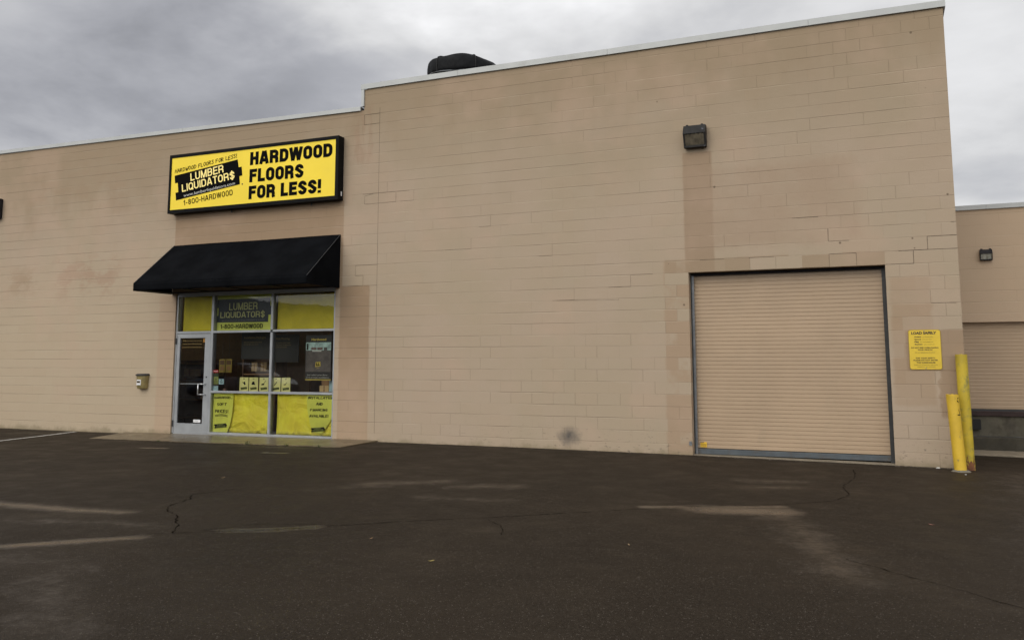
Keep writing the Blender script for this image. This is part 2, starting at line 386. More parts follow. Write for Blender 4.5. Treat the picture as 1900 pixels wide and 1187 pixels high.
M['dockbeam'] = mat('stained_concrete_beam', (.045, .039, .026), .85, vary=.3, vscale=4, dirt=((.035, .03, .02), .5, .68, 3))
M['dockred'] = mat('rusty_dock_lip', (.030, .016, .014), .8, .0, vary=.3, vscale=5)
M['rubber'] = mat('black_rubber', (.012, .012, .012), .85)
M['sill_c'] = mat('worn_sill_concrete', (.21, .175, .125), .8, vary=.2, vscale=5)
M['car_paint'] = mat('blue_grey_car_paint', (.17, .21, .27), .25, .4)
M['car_glass'] = mat('car_glass', (.01, .012, .014), .05)
M['tyre'] = mat('tyre_rubber', (.02, .02, .02), .85)
M['lens'] = mat('clouded_lens', (.10, .085, .06), .18, 0, .6, .35, 9)
M['lens2'] = mat('pale_lens', (.34, .34, .29), .2, 0, .6, .25, 18)

# ------------------------------------------------------------------ geometry helpers
def tag(o, label=None, cat=None, group=None, kind=None):
    if label: o['label'] = label
    if cat: o['category'] = cat
    if group: o['group'] = group
    if kind: o['kind'] = kind
    return o
def empty(name, loc=(0, 0, 0), rot=(0, 0, 0)):
    o = bpy.data.objects.new(name, None); o.location = loc; o.rotation_euler = rot
    o.empty_display_size = .2
    sc.collection.objects.link(o); return o

class MB:
    """collects shapes and links them as one mesh object"""
    def __init__(s, off=(0, 0, 0)):
        s.v = []; s.f = []; s.m = []; s.mats = []; s.off = Vector(off)
    def mi(s, m):
        if m not in s.mats: s.mats.append(m)
        return s.mats.index(m)
    def face(s, pts, m):
        i = len(s.v); s.v += [tuple(p) for p in pts]; s.f.append(tuple(range(i, i+len(pts)))); s.m.append(s.mi(m))
    def box(s, x0, x1, y0, y1, z0, z1, m):
        i = len(s.v)
        s.v += [(x0, y0, z0), (x1, y0, z0), (x1, y1, z0), (x0, y1, z0), (x0, y0, z1), (x1, y0, z1), (x1, y1, z1), (x0, y1, z1)]
        for q in ((0, 3, 2, 1), (4, 5, 6, 7), (0, 1, 5, 4), (1, 2, 6, 5), (2, 3, 7, 6), (3, 0, 4, 7)):
            s.f.append(tuple(i+k for k in q)); s.m.append(s.mi(m))
    def hexa(s, p, m):
        """8 points ordered as in box"""
        i = len(s.v); s.v += [tuple(q) for q in p]
        for q in ((0, 3, 2, 1), (4, 5, 6, 7), (0, 1, 5, 4), (1, 2, 6, 5), (2, 3, 7, 6), (3, 0, 4, 7)):
            s.f.append(tuple(i+k for k in q)); s.m.append(s.mi(m))
    def prism(s, pts, y0, y1, m):
        """2D outline in x,z (counter clockwise seen from the front), from y0 back to y1"""
        n = len(pts); i = len(s.v)
        s.v += [(p[0], y0, p[1]) for p in pts] + [(p[0], y1, p[1]) for p in pts]
        s.f.append(tuple(range(i, i+n))); s.m.append(s.mi(m))
        s.f.append(tuple(range(i+2*n-1, i+n-1, -1))); s.m.append(s.mi(m))
        for k in range(n):
            s.f.append((i+k, i+n+k, i+n+(k+1) % n, i+(k+1) % n)); s.m.append(s.mi(m))
    def tube(s, pts, r, m, n=12, cap=True):
        pts = [Vector(p) for p in pts]; rr = r if isinstance(r, (list, tuple)) else [r]*len(pts)
        rings = []
        up = Vector((0, 0, 1))
        for k, p in enumerate(pts):
            d = (pts[min(k+1, len(pts)-1)] - pts[max(k-1, 0)]).normalized()
            a = up if abs(d.dot(up)) < .95 else Vector((1, 0, 0))
            e1 = d.cross(a).normalized(); e2 = d.cross(e1)
            i = len(s.v); rings.append(i)
            for j in range(n):
                t = 2*math.pi*j/n
                s.v.append(tuple(p + rr[k]*(math.cos(t)*e1 + math.sin(t)*e2)))
        for a, b in zip(rings[:-1], rings[1:]):
            for j in range(n):
                s.f.append((a+j, a+(j+1) % n, b+(j+1) % n, b+j)); s.m.append(s.mi(m))
        if cap:
            s.f.append(tuple(rings[0]+j for j in range(n-1, -1, -1))); s.m.append(s.mi(m))
            s.f.append(tuple(rings[-1]+j for j in range(n))); s.m.append(s.mi(m))
    def grid(s, rows, m):
        i = len(s.v); R = len(rows); Cn = len(rows[0])
        for r in rows: s.v += [tuple(p) for p in r]
        for a in range(R-1):
            for b in range(Cn-1):
                s.f.append((i+a*Cn+b, i+a*Cn+b+1, i+(a+1)*Cn+b+1, i+(a+1)*Cn+b)); s.m.append(s.mi(m))
    def build(s, name, parent=None, bevel=0.0, smooth=False, solid=0.0):
        me = bpy.data.meshes.new(name)
        me.from_pydata([tuple(Vector(v)-s.off) for v in s.v], [], s.f)
        for mm in s.mats: me.materials.append(mm)
        me.polygons.foreach_set('material_index', s.m)
        if smooth: me.polygons.foreach_set('use_smooth', [True]*len(me.polygons))
        me.validate(); me.update()
        o = bpy.data.objects.new(name, me); sc.collection.objects.link(o)
        if solid:
            md = o.modifiers.new('thick', 'SOLIDIFY'); md.thickness = solid; md.offset = 0
        if bevel:
            md = o.modifiers.new('edge', 'BEVEL'); md.width = bevel; md.segments = 2; md.limit_method = 'ANGLE'
        if parent is not None: o.parent = parent
        else: o.location = s.off
        return o

_tc = {}
def text_shape(st, bold=0.0, spacing=1.0):
    key = (st, bold, spacing)
    if key in _tc: return _tc[key]
    cu = bpy.data.curves.new('lettering_source', 'FONT'); cu.body = st; cu.size = 1; cu.offset = bold
    cu.space_character = spacing; cu.resolution_u = 3
    ob = bpy.data.objects.new('lettering_source', cu); sc.collection.objects.link(ob)
    bpy.context.view_layer.update()
    me = bpy.data.meshes.new_from_object(ob.evaluated_get(bpy.context.evaluated_depsgraph_get()))
    V = [(v.co.x, v.co.y) for v in me.vertices]; F = [tuple(p.vertices) for p in me.polygons]
    bpy.data.objects.remove(ob); bpy.data.curves.remove(cu); bpy.data.meshes.remove(me)
    x0 = min(v[0] for v in V); x1 = max(v[0] for v in V)
    cap = .729     # cap height of the built-in font at size 1
    V = [((a-x0)/(x1-x0), b/cap) for a, b in V]
    _tc[key] = (V, F); return _tc[key]
def write(mb, st, BL, BR, TL, y, m, bold=0.0, spacing=1.0):
    """lay lettering so that its base runs BL to BR and its capitals rise to TL (x, z pairs) on the plane y"""
    V, F = text_shape(st, bold, spacing)
    i = len(mb.v); ux, uz = BR[0]-BL[0], BR[1]-BL[1]; vx, vz = TL[0]-BL[0], TL[1]-BL[1]
    for a, b in V: mb.v.append((BL[0]+a*ux+b*vx, y, BL[1]+a*uz+b*vz))
    for f in F: mb.f.append(tuple(i+k for k in f)); mb.m.append(mb.mi(m))

# heavy grotesque capitals drawn as strokes: height 7, stroke w
def arc(cx, cy, r, a0, a1, n=8):
    return [(cx+r*math.cos(math.radians(a0+(a1-a0)*k/n)), cy+r*math.sin(math.radians(a0+(a1-a0)*k/n))) for k in range(n+1)]
def glyph(ch, w):
    h = w/2; W = 4.8; R = W/2-h; a, b = h, W-h
    if ch == 'H': return W, [[(a, 0), (a, 7)], [(b, 0), (b, 7)], [(a, 3.6), (b, 3.6)]]
    if ch == 'A': return 5.2, [[(h*.85, 0), (2.6-h*.35, 7)], [(5.2-h*.85, 0), (2.6+h*.35, 7)], [(1.2, 2.0), (4.0, 2.0)]]
    if ch == 'D': return W, [[(a, 0), (a, 7)], [(a, 7-h)]+arc(b-1.7, 7-h-1.7, 1.7, 90, 0)+arc(b-1.7, h+1.7, 1.7, 0, -90)+[(a, h)]]
    if ch in 'O0Q':
        p = arc(W/2, 7-h-R, R, 180, 0, 12)+arc(W/2, h+R, R, 0, -180, 12); p = p+[p[0]]
        return W, [p]+([[(2.7, 1.9), (4.7, -.1)]] if ch == 'Q' else [])
    if ch == 'R': return 5.0, [[(a, 0), (a, 7)], [(a, 7-h)]+arc(b-1.35, 7-h-1.35, 1.35, 90, 0)+arc(b-1.35, 3.25+1.35, 1.35, 0, -90)+[(a, 3.25)], [(2.6, 3.1)]+arc(b-1.0, 2.1, 1.0, 70, 0, 5)+[(b, .8), (b+.25, 0)]]
    if ch == 'P': return W, [[(a, 0), (a, 7)], [(a, 7-h)]+arc(b-1.4, 7-h-1.4, 1.4, 90, 0)+arc(b-1.4, 2.9+1.4, 1.4, 0, -90)+[(a, 2.9)]]
    if ch == 'B': return W, [[(a, 0), (a, 7)], [(a, 7-h)]+arc(b-1.5, 7-h-1.25, 1.25, 90, 0)+arc(b-1.5, 3.6+1.25, 1.25, 0, -90)+[(a, 3.6)], [(a, 3.6)]+arc(b-1.45, 3.6-1.3, 1.4, 90, 0)+arc(b-1.45, h+1.4, 1.4, 0, -90)+[(a, h)]]
    if ch in 'S$':
        p = arc(W/2, 7-h-R*.9, R*.95, -5, 180, 10)+[(a+.05, 4.6), (W/2-.3, 3.9), (W/2+.4, 3.3), (b-.05, 2.5)]+arc(W/2, h+R*.9, R*.95, 0, -175, 10)
        return W, [p]+([[(W/2, -.9), (W/2, 7.9)]] if ch == '$' else [])
    if ch == 'W': return 7.0, [[(h*.7, 7), (1.95, 0)], [(1.95, 0), (3.5, 7)], [(3.5, 7), (5.05, 0)], [(5.05, 0), (7-h*.7, 7)]]
    if ch == 'M': return 5.8, [[(a, 0), (a, 7)], [(a+.1, 7), (2.9, 0)], [(2.9, 0), (5.7-h, 7)], [(5.8-h, 0), (5.8-h, 7)]]
    if ch == 'N': return W, [[(a, 0), (a, 7)], [(a, 7), (b, 0)], [(b, 0), (b, 7)]]
    if ch == 'U': return W, [[(a, 7)]+arc(W/2, h+R, R, 180, 360, 12)+[(b, 7)]]
    if ch == 'F': return 4.3, [[(a, 0), (a, 7)], [(a, 7-h), (4.3, 7-h)], [(a, 3.6), (3.9, 3.6)]]
    if ch == 'E': return 4.4, [[(a, 0), (a, 7)], [(a, 7-h), (4.4, 7-h)], [(a, 3.6), (4.0, 3.6)], [(a, h), (4.4, h)]]
    if ch == 'L': return 4.1, [[(a, 0), (a, 7)], [(a, h), (4.1, h)]]
    if ch == 'T': return 4.4, [[(2.2, 0), (2.2, 7)], [(0, 7-h), (4.4, 7-h)]]
    if ch == 'I': return w, [[(h, 0), (h, 7)]]
    if ch == '1': return 3.0, [[(2.2, 0), (2.2, 7)], [(.3, 5.1), (2.2, 5.6)]]
    if ch == '8':
        q = R*.92; p = arc(W/2, 7-h-1.25, 1.35, 0, 360, 16); r = arc(W/2, h+1.55, 1.6, 0, 360, 16)
        return W, [p, r]
    if ch == 'Y': return 5.0, [[(2.5, 0), (2.5, 3.2)], [(h*.7, 7), (2.5, 2.8)], [(2.5, 2.8), (5-h*.7, 7)]]
    if ch == '-': return 2.6, [[(.2, 2.9), (2.4, 2.9)]]
    if ch == '!': return w*1.1, [[(h*1.05, 7), (h*1.05, 2.3)], [(h*1.05, 1.4), (h*1.05, 0)]]
    if ch == ' ': return 2.0, []
    return 2.0, []
def block(mb, st, BL, BR, TL, y, m, w=1.4, gap=.5):
    x = 0; paths = []
    for ch in st:
        W, P = glyph(ch, w)
        for p in P: paths.append([(x+q[0], q[1]) for q in p])
        x += W+gap
    tot = x-gap; ux, uz = (BR[0]-BL[0])/tot, (BR[1]-BL[1])/tot; vx, vz = (TL[0]-BL[0])/7, (TL[1]-BL[1])/7
    k = 0
    for p in paths:
        L = []; n = len(p); closed = math.dist(p[0], p[-1]) < 1e-6
        for i in range(n):
            A_ = p[i-1] if i else (p[-2] if closed else None); B_ = p[i+1] if i < n-1 else (p[1] if closed else None); c_ = p[i]
            ns = []
            for s_, t_ in ((A_, c_), (c_, B_)):
                if s_ is None or t_ is None: continue
                d = math.dist(s_, t_)
                if d < 1e-6: continue
                ns.append((-(t_[1]-s_[1])/d, (t_[0]-s_[0])/d))
            nx, ny = sum(q[0] for q in ns)/len(ns), sum(q[1] for q in ns)/len(ns); l2 = max(.35, nx*nx+ny*ny)
            nx, ny = nx/l2*w/2, ny/l2*w/2
            L.append([(c_[0]+nx, c_[1]+ny), (c_[0]-nx, c_[1]-ny)])
        rows = [[(BL[0]+q[0]*ux+q[1]*vx, y-.00015*(k % 6), BL[1]+q[0]*uz+q[1]*vz) for q in r] for r in L]
        mb.grid([[r[0] for r in rows], [r[1] for r in rows]], m); k += 1

HAND = {'A': [[(0, 0), (2.2, 6.2), (4, 0)], [(.4, 2.2), (3.6, 2.6)]], 'B': [[(0, 0), (.2, 6)], [(.2, 6), (3, 5.4), (3, 4), (.4, 3.2), (3.6, 2.4), (3.4, .6), (0, 0)]],
 'C': [[(3.6, 5.4), (1.4, 6), (0, 3.2), (1, .4), (3.8, .6)]], 'D': [[(.3, 6), (0, 0)], [(-.4, 5.8), (3, 5), (4, 2.8), (2.6, .6), (0, 0)]],
 'E': [[(3.6, 6), (0, 5.6), (0, 0), (3.8, .3)], [(0, 3), (3, 3.3)]], 'F': [[(4, 6), (0, 5.7), (.2, 0)], [(0, 3.1), (3, 3.4)]],
 'G': [[(3.6, 5.2), (1.6, 6), (0, 3), (1.4, 0), (3.6, .8), (3.6, 2.8), (2, 2.8)]], 'H': [[(0, 6), (.2, 0)], [(3.6, 6.2), (3.4, 0)], [(0, 2.8), (3.6, 3.4)]],
 'I': [[(1, 6), (.8, 0)]], 'L': [[(.3, 6), (0, .2), (3.2, 0)]], 'N': [[(0, 0), (.3, 6), (3.2, 0), (3.5, 6.2)]],
 'O': [[(2.4, 6), (.4, 4.6), (0, 2), (1.6, 0), (3.4, 1.2), (3.8, 4), (2.2, 6)]], 'P': [[(.2, 0), (0, 6), (3.4, 5.4), (3.4, 3.6), (.2, 2.8)]],
 'R': [[(0, 0), (.2, 6), (3.4, 5.2), (3.2, 3.6), (.2, 3), (3.8, 0)]], 'S': [[(3.4, 5.4), (1.6, 6), (.2, 4.6), (3.2, 2.2), (2.6, .2), (0, .4)]],
 'T': [[(-.2, 5.8), (4, 6.1)], [(2, 6), (1.8, 0)]], 'V': [[(0, 6), (1.8, 0), (3.8, 6.2)]], 'W': [[(0, 6), (1, 0), (2.2, 4), (3.4, 0), (4.6, 6.2)]],
 '!': [[(1, 6.4), (.8, 2)], [(.7, .5), (.8, -.1)]], '.': [[(.4, .4), (.7, 0)]], '_': [[(.2, .1), (1.2, .1)], [(2, .1), (3, .1)]]}
def scrawl(mb, st, BL, BR, TL, y, m, w=.6):
    rnd = random.Random(len(st)*7+3)
    x = 0; segs = []
    for ch in st:
        if ch == ' ': x += 3.2; continue
        g = HAND[ch]; dy = rnd.uniform(-.5, .5); sh = rnd.uniform(-.05, .12)
        wd = max(p[0] for l in g for p in l)
        for l in g:
            for a, b in zip(l[:-1], l[1:]): segs.append(((x+a[0]+sh*a[1], a[1]+dy), (x+b[0]+sh*b[1], b[1]+dy)))
        x += wd + 1.5
    tot = x-1.5
    ux, uz = (BR[0]-BL[0])/tot, (BR[1]-BL[1])/tot; vx, vz = (TL[0]-BL[0])/6, (TL[1]-BL[1])/6
    for k, (a, b) in enumerate(segs):
        dx, dy = b[0]-a[0], b[1]-a[1]; L = math.hypot(dx, dy) or 1; nx, ny = -dy/L*w/2, dx/L*w/2; ex, ey = dx/L*w*.35, dy/L*w*.35
        q = [(a[0]+nx-ex, a[1]+ny-ey), (a[0]-nx-ex, a[1]-ny-ey), (b[0]-nx+ex, b[1]-ny+ey), (b[0]+nx+ex, b[1]+ny+ey)]
        mb.face([(BL[0]+p*ux+r*vx, y-.00012*(k % 7), BL[1]+p*uz+r*vz) for p, r in q], m)

# the plank shaped emblem, in unit coordinates of its own
LOGO = [(-11.212, 5.622), (-9.483, 5.829), (-9.449, 5.656), (-9.37, 5.664), (-9.343, 5.471), (-9.422, 5.463), (-9.4, 5.286),
        (-11.142, 5.067), (-11.166, 5.236), (-11.088, 5.248), (-11.114, 5.454), (-11.193, 5.454)]
def emblem(mb, x0, x1, z0, z1, y, plank, txt, flat=False, words=True, phone=None):
    """small copies of the emblem, scaled to a box"""
    def mp(p):
        u = (p[0]+11.212)/1.869; v = (p[1]-5.067)/.762
        if flat: v = (p[1]-.12*(p[0]+10.3)-5.18)/.56; 
        return (x0+u*(x1-x0), z0+v*(z1-z0))
    pts = [mp(p) for p in LOGO]
    mb.face([(p[0], y, p[1]) for p in reversed(pts)], plank)
    if words:
        write(mb, 'LUMBER', mp((-10.75, 5.464)), mp((-9.844, 5.583)), mp((-10.771, 5.628)), y-.002, txt, .02)
        write(mb, 'LIQUIDATOR$', mp((-10.975, 5.239)), mp((-9.54, 5.400)), mp((-11.001, 5.4)), y-.002, txt, .02)
        write(mb, 'www.lumberliquidators.com', mp((-10.929, 5.124)), mp((-9.529, 5.288)), mp((-10.933, 5.196)), y-.002, txt)

# ------------------------------------------------------------------ ground
def gz(x):
    return float(np.interp(x, [-60, -16, -13.5, -7, -3, 0, 3, 4.1, 6, 60], [0, 0, -.004, .042, .047, .036, .008, -.003, -.03, -.05]))
def seg_d(X, Y, a, b):
    dx, dy = b[0]-a[0], b[1]-a[1]; t = np.clip(((X-a[0])*dx+(Y-a[1])*dy)/(dx*dx+dy*dy), 0, 1)
    return np.hypot(X-a[0]-t*dx, Y-a[1]-t*dy)
def build_ground():
    xs = np.concatenate([[-1500, -600, -200, -80, -40, -26], np.arange(-20, 6.2, .07), [8, 12, 20, 40, 100, 300, 1500]])
    ys = np.concatenate([[-1500, -600, -200, -80, -40, -20, -15], np.arange(-12.5, .5, .05), [1.2, 2.4, 3.45, 6, 20, 100, 600, 1500]])
    X, Y = np.meshgrid(xs, ys)
    Z = np.interp(X, [-60, -16, -13.5, -7, -3, 0, 3, 4.1, 6, 60], [0, 0, -.004, .042, .047, .036, .008, -.003, -.03, -.05])
    Z = Z - .03*np.clip((Y-.3)/3.0, 0, 1)*(X > 4)
    near = np.clip((-Y-.1)/1.0, 0, 1)*(Y > -14)
    Z = Z + near*.006*(np.sin(X*1.7+Y*.9)*np.cos(Y*1.3-X*.4)+.6*np.sin(X*.63-Y*2.1))
    W = np.zeros_like(X)
    def blob(pts, r, a, pw=1.0):
        nonlocal W
        d = np.full_like(X, 99.)
        for p, q in zip(pts[:-1], pts[1:]): d = np.minimum(d, seg_d(X, Y, p, q))
        W = np.maximum(W, a*np.clip(1-d/r, 0, 1)**pw)
    blob([(.55, -5.28), (1.1, -4.98), (1.85, -4.58)], .13, .9, .5); blob([(1.15, -5.12), (1.85, -4.95)], .36, 1.15, .6)
    blob([(1.75, -4.9), (2.1, -5.7), (2.3, -6.5), (2.65, -7.6)], .55, .58)
    blob([(-5.5, -10.4), (-3.9, -9.38), (-3.5, -9.02), (-3.1, -8.66)], .20, .95, .9)
    blob([(-7.8, -8.2), (-6.1, -7.86), (-4.9, -7.85), (-4.2, -7.78)], .26, .85, .9)
    blob([(-3.6, -9.7), (-2.9, -9.6), (-2.3, -10.2), (-1.4, -10.9)], .6, .42)
    blob([(-5.2, -8.6), (-4.0, -8.3), (-3.3, -8.2)], .35, .42)
    blob([(-2.62, -8.09), (-2.30, -7.90), (-1.98, -7.64)], .10, 1.3, .25)
    blob([(-3.0, -5.0), (-2.6, -4.72), (-2.3, -4.45)], .5, .62); blob([(-3.3, -5.6), (-2.8, -5.1)], .5, .4)
    blob([(-1.9, -4.75), (-1.6, -4.6), (-1.3, -4.5)], .42, .58)
    blob([(-1.9, -5.6), (-1.0, -5.5)], .45, .45)
    blob([(1.2, -2.7), (1.9, -2.5)], .45, .5)
    blob([(1.3, -3.4), (1.9, -3.1)], .4, .5)
    blob([(-6.75, -2.42), (-6.35, -2.38)], .09, 1.1, .4)
    blob([(-9.4, -2.5), (-8.9, -2.45)], .08, 1.0, .4)
    blob([(4.6, -.5), (4.5, -3.0), (4.4, -6.5)], 1.1, .42)
    blob([(-8.0, -1.5), (-6.6, -1.55)], .3, .5)
    # leave out the strip the shop floor slab covers
    n, k = X.shape
    V = np.stack([X, Y, Z], -1).reshape(-1, 3)
    idx = np.arange(n*k).reshape(n, k)
    F = np.stack([idx[:-1, :-1], idx[:-1, 1:], idx[1:, 1:], idx[1:, :-1]], -1).reshape(-1, 4)
    me = bpy.data.meshes.new('parking_lot')
    me.vertices.add(len(V)); me.vertices.foreach_set('co', V.ravel().astype(np.float32))
    me.loops.add(len(F)*4); me.loops.foreach_set('vertex_index', F.ravel().astype(np.int32))
    me.polygons.add(len(F)); me.polygons.foreach_set('loop_start', np.arange(0, len(F)*4, 4, dtype=np.int32))
    me.polygons.foreach_set('loop_total', np.full(len(F), 4, dtype=np.int32))
    me.polygons.foreach_set('use_smooth', np.ones(len(F), dtype=bool))
    me.materials.append(M['asphalt']); me.update(calc_edges=True)
    a = me.attributes.new('wet', 'FLOAT', 'POINT'); a.data.foreach_set('value', np.clip(W, 0, 1.3).ravel().astype(np.float32))
    o = bpy.data.objects.new('parking_lot', me); sc.collection.objects.link(o)
    tag(o, 'wide dark damp asphalt parking lot in front of the tan block building', 'ground', kind='structure')
    return X, Y, Z
GX, GY, GZ = build_ground()
def gnd(x, y):
    z = gz(x); near = min(1, max(0, -y-.1))
    return z + near*.006*(math.sin(x*1.7+y*.9)*math.cos(y*1.3-x*.4)+.6*math.sin(x*.63-y*2.1))

def crack(pts, w0, w1, step=.05, seed=1, amp=.02):
    rnd = random.Random(seed); mb = MB(); L = []
    for a, b in zip(pts[:-1], pts[1:]):
        n = max(1, int(math.dist(a, b)/step))
        for k in range(n): L.append((a[0]+(b[0]-a[0])*k/n, a[1]+(b[1]-a[1])*k/n))
    L.append(pts[-1]); rows = []; o = 0
    for k, p in enumerate(L):
        q = L[min(k+1, len(L)-1)]; r = L[max(k-1, 0)]
        dx, dy = q[0]-r[0], q[1]-r[1]; l = math.hypot(dx, dy); nx, ny = -dy/l, dx/l
        o = o*.75 + rnd.uniform(-amp, amp); w = rnd.uniform(w0, w1)*(.15 if rnd.random() < .12 else 1)
        rows.append([(p[0]+nx*(o+s*w/2), p[1]+ny*(o+s*w/2), gnd(p[0], p[1])+.004) for s in (-1, 1)])
    mb.grid(rows, M['crack'])
    return tag(mb.build('asphalt_crack'), None, None, None, 'structure')
for i, (p, a, b, am, lab) in enumerate([
    ([(-3.95, -9.28), (-3.5, -8.86), (-2.95, -8.38), (-2.1, -7.74), (-.72, -6.58), (-.09, -6.0), (1.02, -4.98), (1.91, -4.40), (2.36, -3.98), (2.51, -3.5)], .006, .015, .012, 'long crack running across the whole asphalt lot'),
    ([(2.51, -3.5), (2.42, -2.6), (2.52, -1.8), (2.49, -.9)], .006, .014, .02, 'crack leading up to the roller door'),
    ([(-2.95, -8.38), (-3.35, -7.9), (-3.95, -7.45), (-4.15, -7.18), (-4.25, -6.8), (-4.47, -6.5), (-4.3, -6.0)], .007, .018, .03, 'crooked crack branching towards the shop front'),
    ([(2.6, -7.0), (3.06, -7.40), (3.4, -7.65), (3.75, -8.05), (3.8, -8.9)], .004, .012, .02, 'faint crack at the right front of the lot'),
    ([(-2.9, -8.36), (-2.6, -7.75), (-2.2, -7.6), (-1.7, -7.42)], .005, .012, .02, 'short crack beside the small puddle'),
    ([(-.75, -6.6), (-.4, -6.9), (-.25, -7.3)], .004, .01, .02, 'short crack branching off in the middle of the lot')]):
    o = crack(p, a*.6, b*.85, seed=i+3, amp=am*.6); o['label'] = lab; o['category'] = 'crack'

# painted parking line
mb = MB(); a = Vector((-13.90, -.06)); b = Vector((-13.05, -3.5)); n = 40; rows = []; d = (b-a).normalized(); nn = Vector((-d.y, d.x))
for k in range(n+1):
    p = a+(b-a)*k/n; wob = .004*math.sin(k*1.9)
    rows.append([(p.x+nn.x*s, p.y+nn.y*s, gnd(p.x, p.y)+.005) for s in (-.05+wob, .05+wob)])
mb.grid(rows, M['paint_white'])
tag(mb.build('parking_line'), 'worn white painted stripe at the left edge of the asphalt', 'marking', kind='structure')

# entrance slab with a crumbled front edge
mb = MB(); rnd = random.Random(5)
fr = []; n = 90
for k in range(n+1):
    t = k/n; x = -12.02+t*6.0; y = -1.36+t*.10+rnd.uniform(-.022, .022)+.02*math.sin(k*.5)
    fr.append((x, y))
bk = [(-12.45+(6.43)*k/n, -.002) for k in range(n+1)]
top = []; bot = []
for (x, y), (bx, by) in zip(fr, bk):
    top.append([(x+(bx-x)*j/8, y+(by-y)*j/8, gz(x)+.012+.012*j/8) for j in range(9)])
mb.grid([list(c) for c in zip(*top)], M['slab'])
front = [[(x, y, gz(x)-.05) for x, y in fr], [(x, y, gz(x)+.012) for x, y in fr]]
mb.grid(front, M['slab'])
mb.grid([[(-12.02, fr[0][1], -.1), (-12.45, 0, -.1)], [(-12.02, fr[0][1], gz(-12)+.012), (-12.45, 0, gz(-12)+.024)]], M['slab'])
mb.grid([[(-6.02, 0, -.1), (-6.02, fr[-1][1], -.1)], [(-6.02, 0, gz(-6)+.024), (-6.02, fr[-1][1], gz(-6)+.012)]], M['slab'])
tag(mb.build('entrance_slab'), 'damp brown concrete slab in front of the shop door', 'pavement', kind='structure')
# weeds in the edge of the slab
def weed(name, x, y, h, label, seed):
    rnd = random.Random(seed); mb = MB((x, y, gnd(x, y)))
    g = mat('weed_green', (.06, .07, .025), .7)
    for k in range(16):
        t = rnd.uniform(0, 6.28); l = rnd.uniform(.4, 1)*h; ox, oy = rnd.uniform(-.05, .05), rnd.uniform(-.015, .015); w = .004
        b0 = Vector((x+ox, y+oy, gnd(x, y))); m1 = b0+Vector((math.cos(t)*l*.3, math.sin(t)*l*.3, l*.7)); e = b0+Vector((math.cos(t)*l*.8, math.sin(t)*l*.8, l))
        s = Vector((-math.sin(t), math.cos(t), 0))*w
        mb.face([b0-s, b0+s, m1+s*.8, m1-s*.8], g); mb.face([m1-s*.8, m1+s*.8, e], g)
    return tag(mb.build(name), label, 'weed', 'weeds in the slab edge')
weed('weed', -8.02, -1.33, .09, 'tuft of weed at the slab edge in front of the right window', 1)
weed('weed', -7.15, -1.30, .05, 'low weed at the slab edge left of its right corner', 2)
weed('weed', -6.45, -1.31, .05, 'low weed at the slab edge near its right corner', 3)
weed('weed', -10.15, -1.38, .04, 'low weed at the slab edge in front of the glass door', 4)

# ------------------------------------------------------------------ the shop building
B = tag(empty('store_building'), 'tan painted concrete block store with white coping and a stepped roofline', 'building')
def ltop(x): return float(np.interp(x, [-30, -17, -6.47], [6.80, 6.715, 6.60]))
mb = MB()
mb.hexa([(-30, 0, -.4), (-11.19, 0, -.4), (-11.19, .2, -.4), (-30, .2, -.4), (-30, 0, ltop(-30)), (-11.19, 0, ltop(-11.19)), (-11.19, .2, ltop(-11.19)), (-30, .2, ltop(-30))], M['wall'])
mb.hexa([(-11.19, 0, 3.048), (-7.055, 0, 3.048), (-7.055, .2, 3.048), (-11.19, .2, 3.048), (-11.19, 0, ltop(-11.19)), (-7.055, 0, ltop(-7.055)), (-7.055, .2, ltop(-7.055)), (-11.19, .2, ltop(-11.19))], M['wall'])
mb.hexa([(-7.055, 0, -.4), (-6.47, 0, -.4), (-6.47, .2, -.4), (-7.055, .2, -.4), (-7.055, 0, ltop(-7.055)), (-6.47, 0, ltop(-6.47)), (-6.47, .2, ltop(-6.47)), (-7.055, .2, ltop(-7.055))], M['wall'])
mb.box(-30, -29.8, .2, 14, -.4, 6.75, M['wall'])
mb.build('wall', B)
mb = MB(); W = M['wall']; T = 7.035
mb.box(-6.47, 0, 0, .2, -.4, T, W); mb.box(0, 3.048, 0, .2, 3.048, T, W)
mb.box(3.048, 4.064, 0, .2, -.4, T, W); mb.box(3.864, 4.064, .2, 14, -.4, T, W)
mb.box(0, 3.048, .003, .2, -.4, -.01, M['sill_c'])
mb.build('wall', B)
mb = MB(); mb.box(-6.104, -6.098, -.0006, .001, .2, 6.62, M['wcrack']); mb.build('control_joint', B)
mb = MB(); mb.box(-29.8, -6.27, .2, 14, 6.15, 6.25, M['roof']); mb.box(-6.27, 3.864, .2, 14, 6.6, 6.68, M['roof'])
mb.box(-6.47, -6.27, .2, 14, 6.2, T, M['wall']); mb.build('roof', B)
# stair-step cracks opened in the block joints
def wcrack(pts, w=.006, seed=0):
    rnd = random.Random(seed); mb = MB()
    for a, b in zip(pts[:-1], pts[1:]):
        L = math.dist(a, b); n = max(1, int(L/.05)); dx, dz = (b[0]-a[0])/L, (b[1]-a[1])/L
        rows = []
        for k in range(n+1):
            p = (a[0]+(b[0]-a[0])*k/n, a[1]+(b[1]-a[1])*k/n); ww = w*rnd.uniform(.5, 1.3)/2
            rows.append([(p[0]-dz*ww, -.0025, p[1]+dx*ww), (p[0]+dz*ww, -.0025, p[1]-dx*ww)])
        mb.grid(rows, M['wcrack'])
    return mb
c = C8
def addc(pts, w=.005, s=0):
    wcrack(pts, w*.8, s).build('joint_crack', B)
addc([(4.06, 17*c), (3.657, 17*c), (3.657, 16*c)], .008); addc([(4.06, 16*c), (3.25, 16*c)], .009); addc([(3.454, 16*c), (3.454, 15*c)], .006)
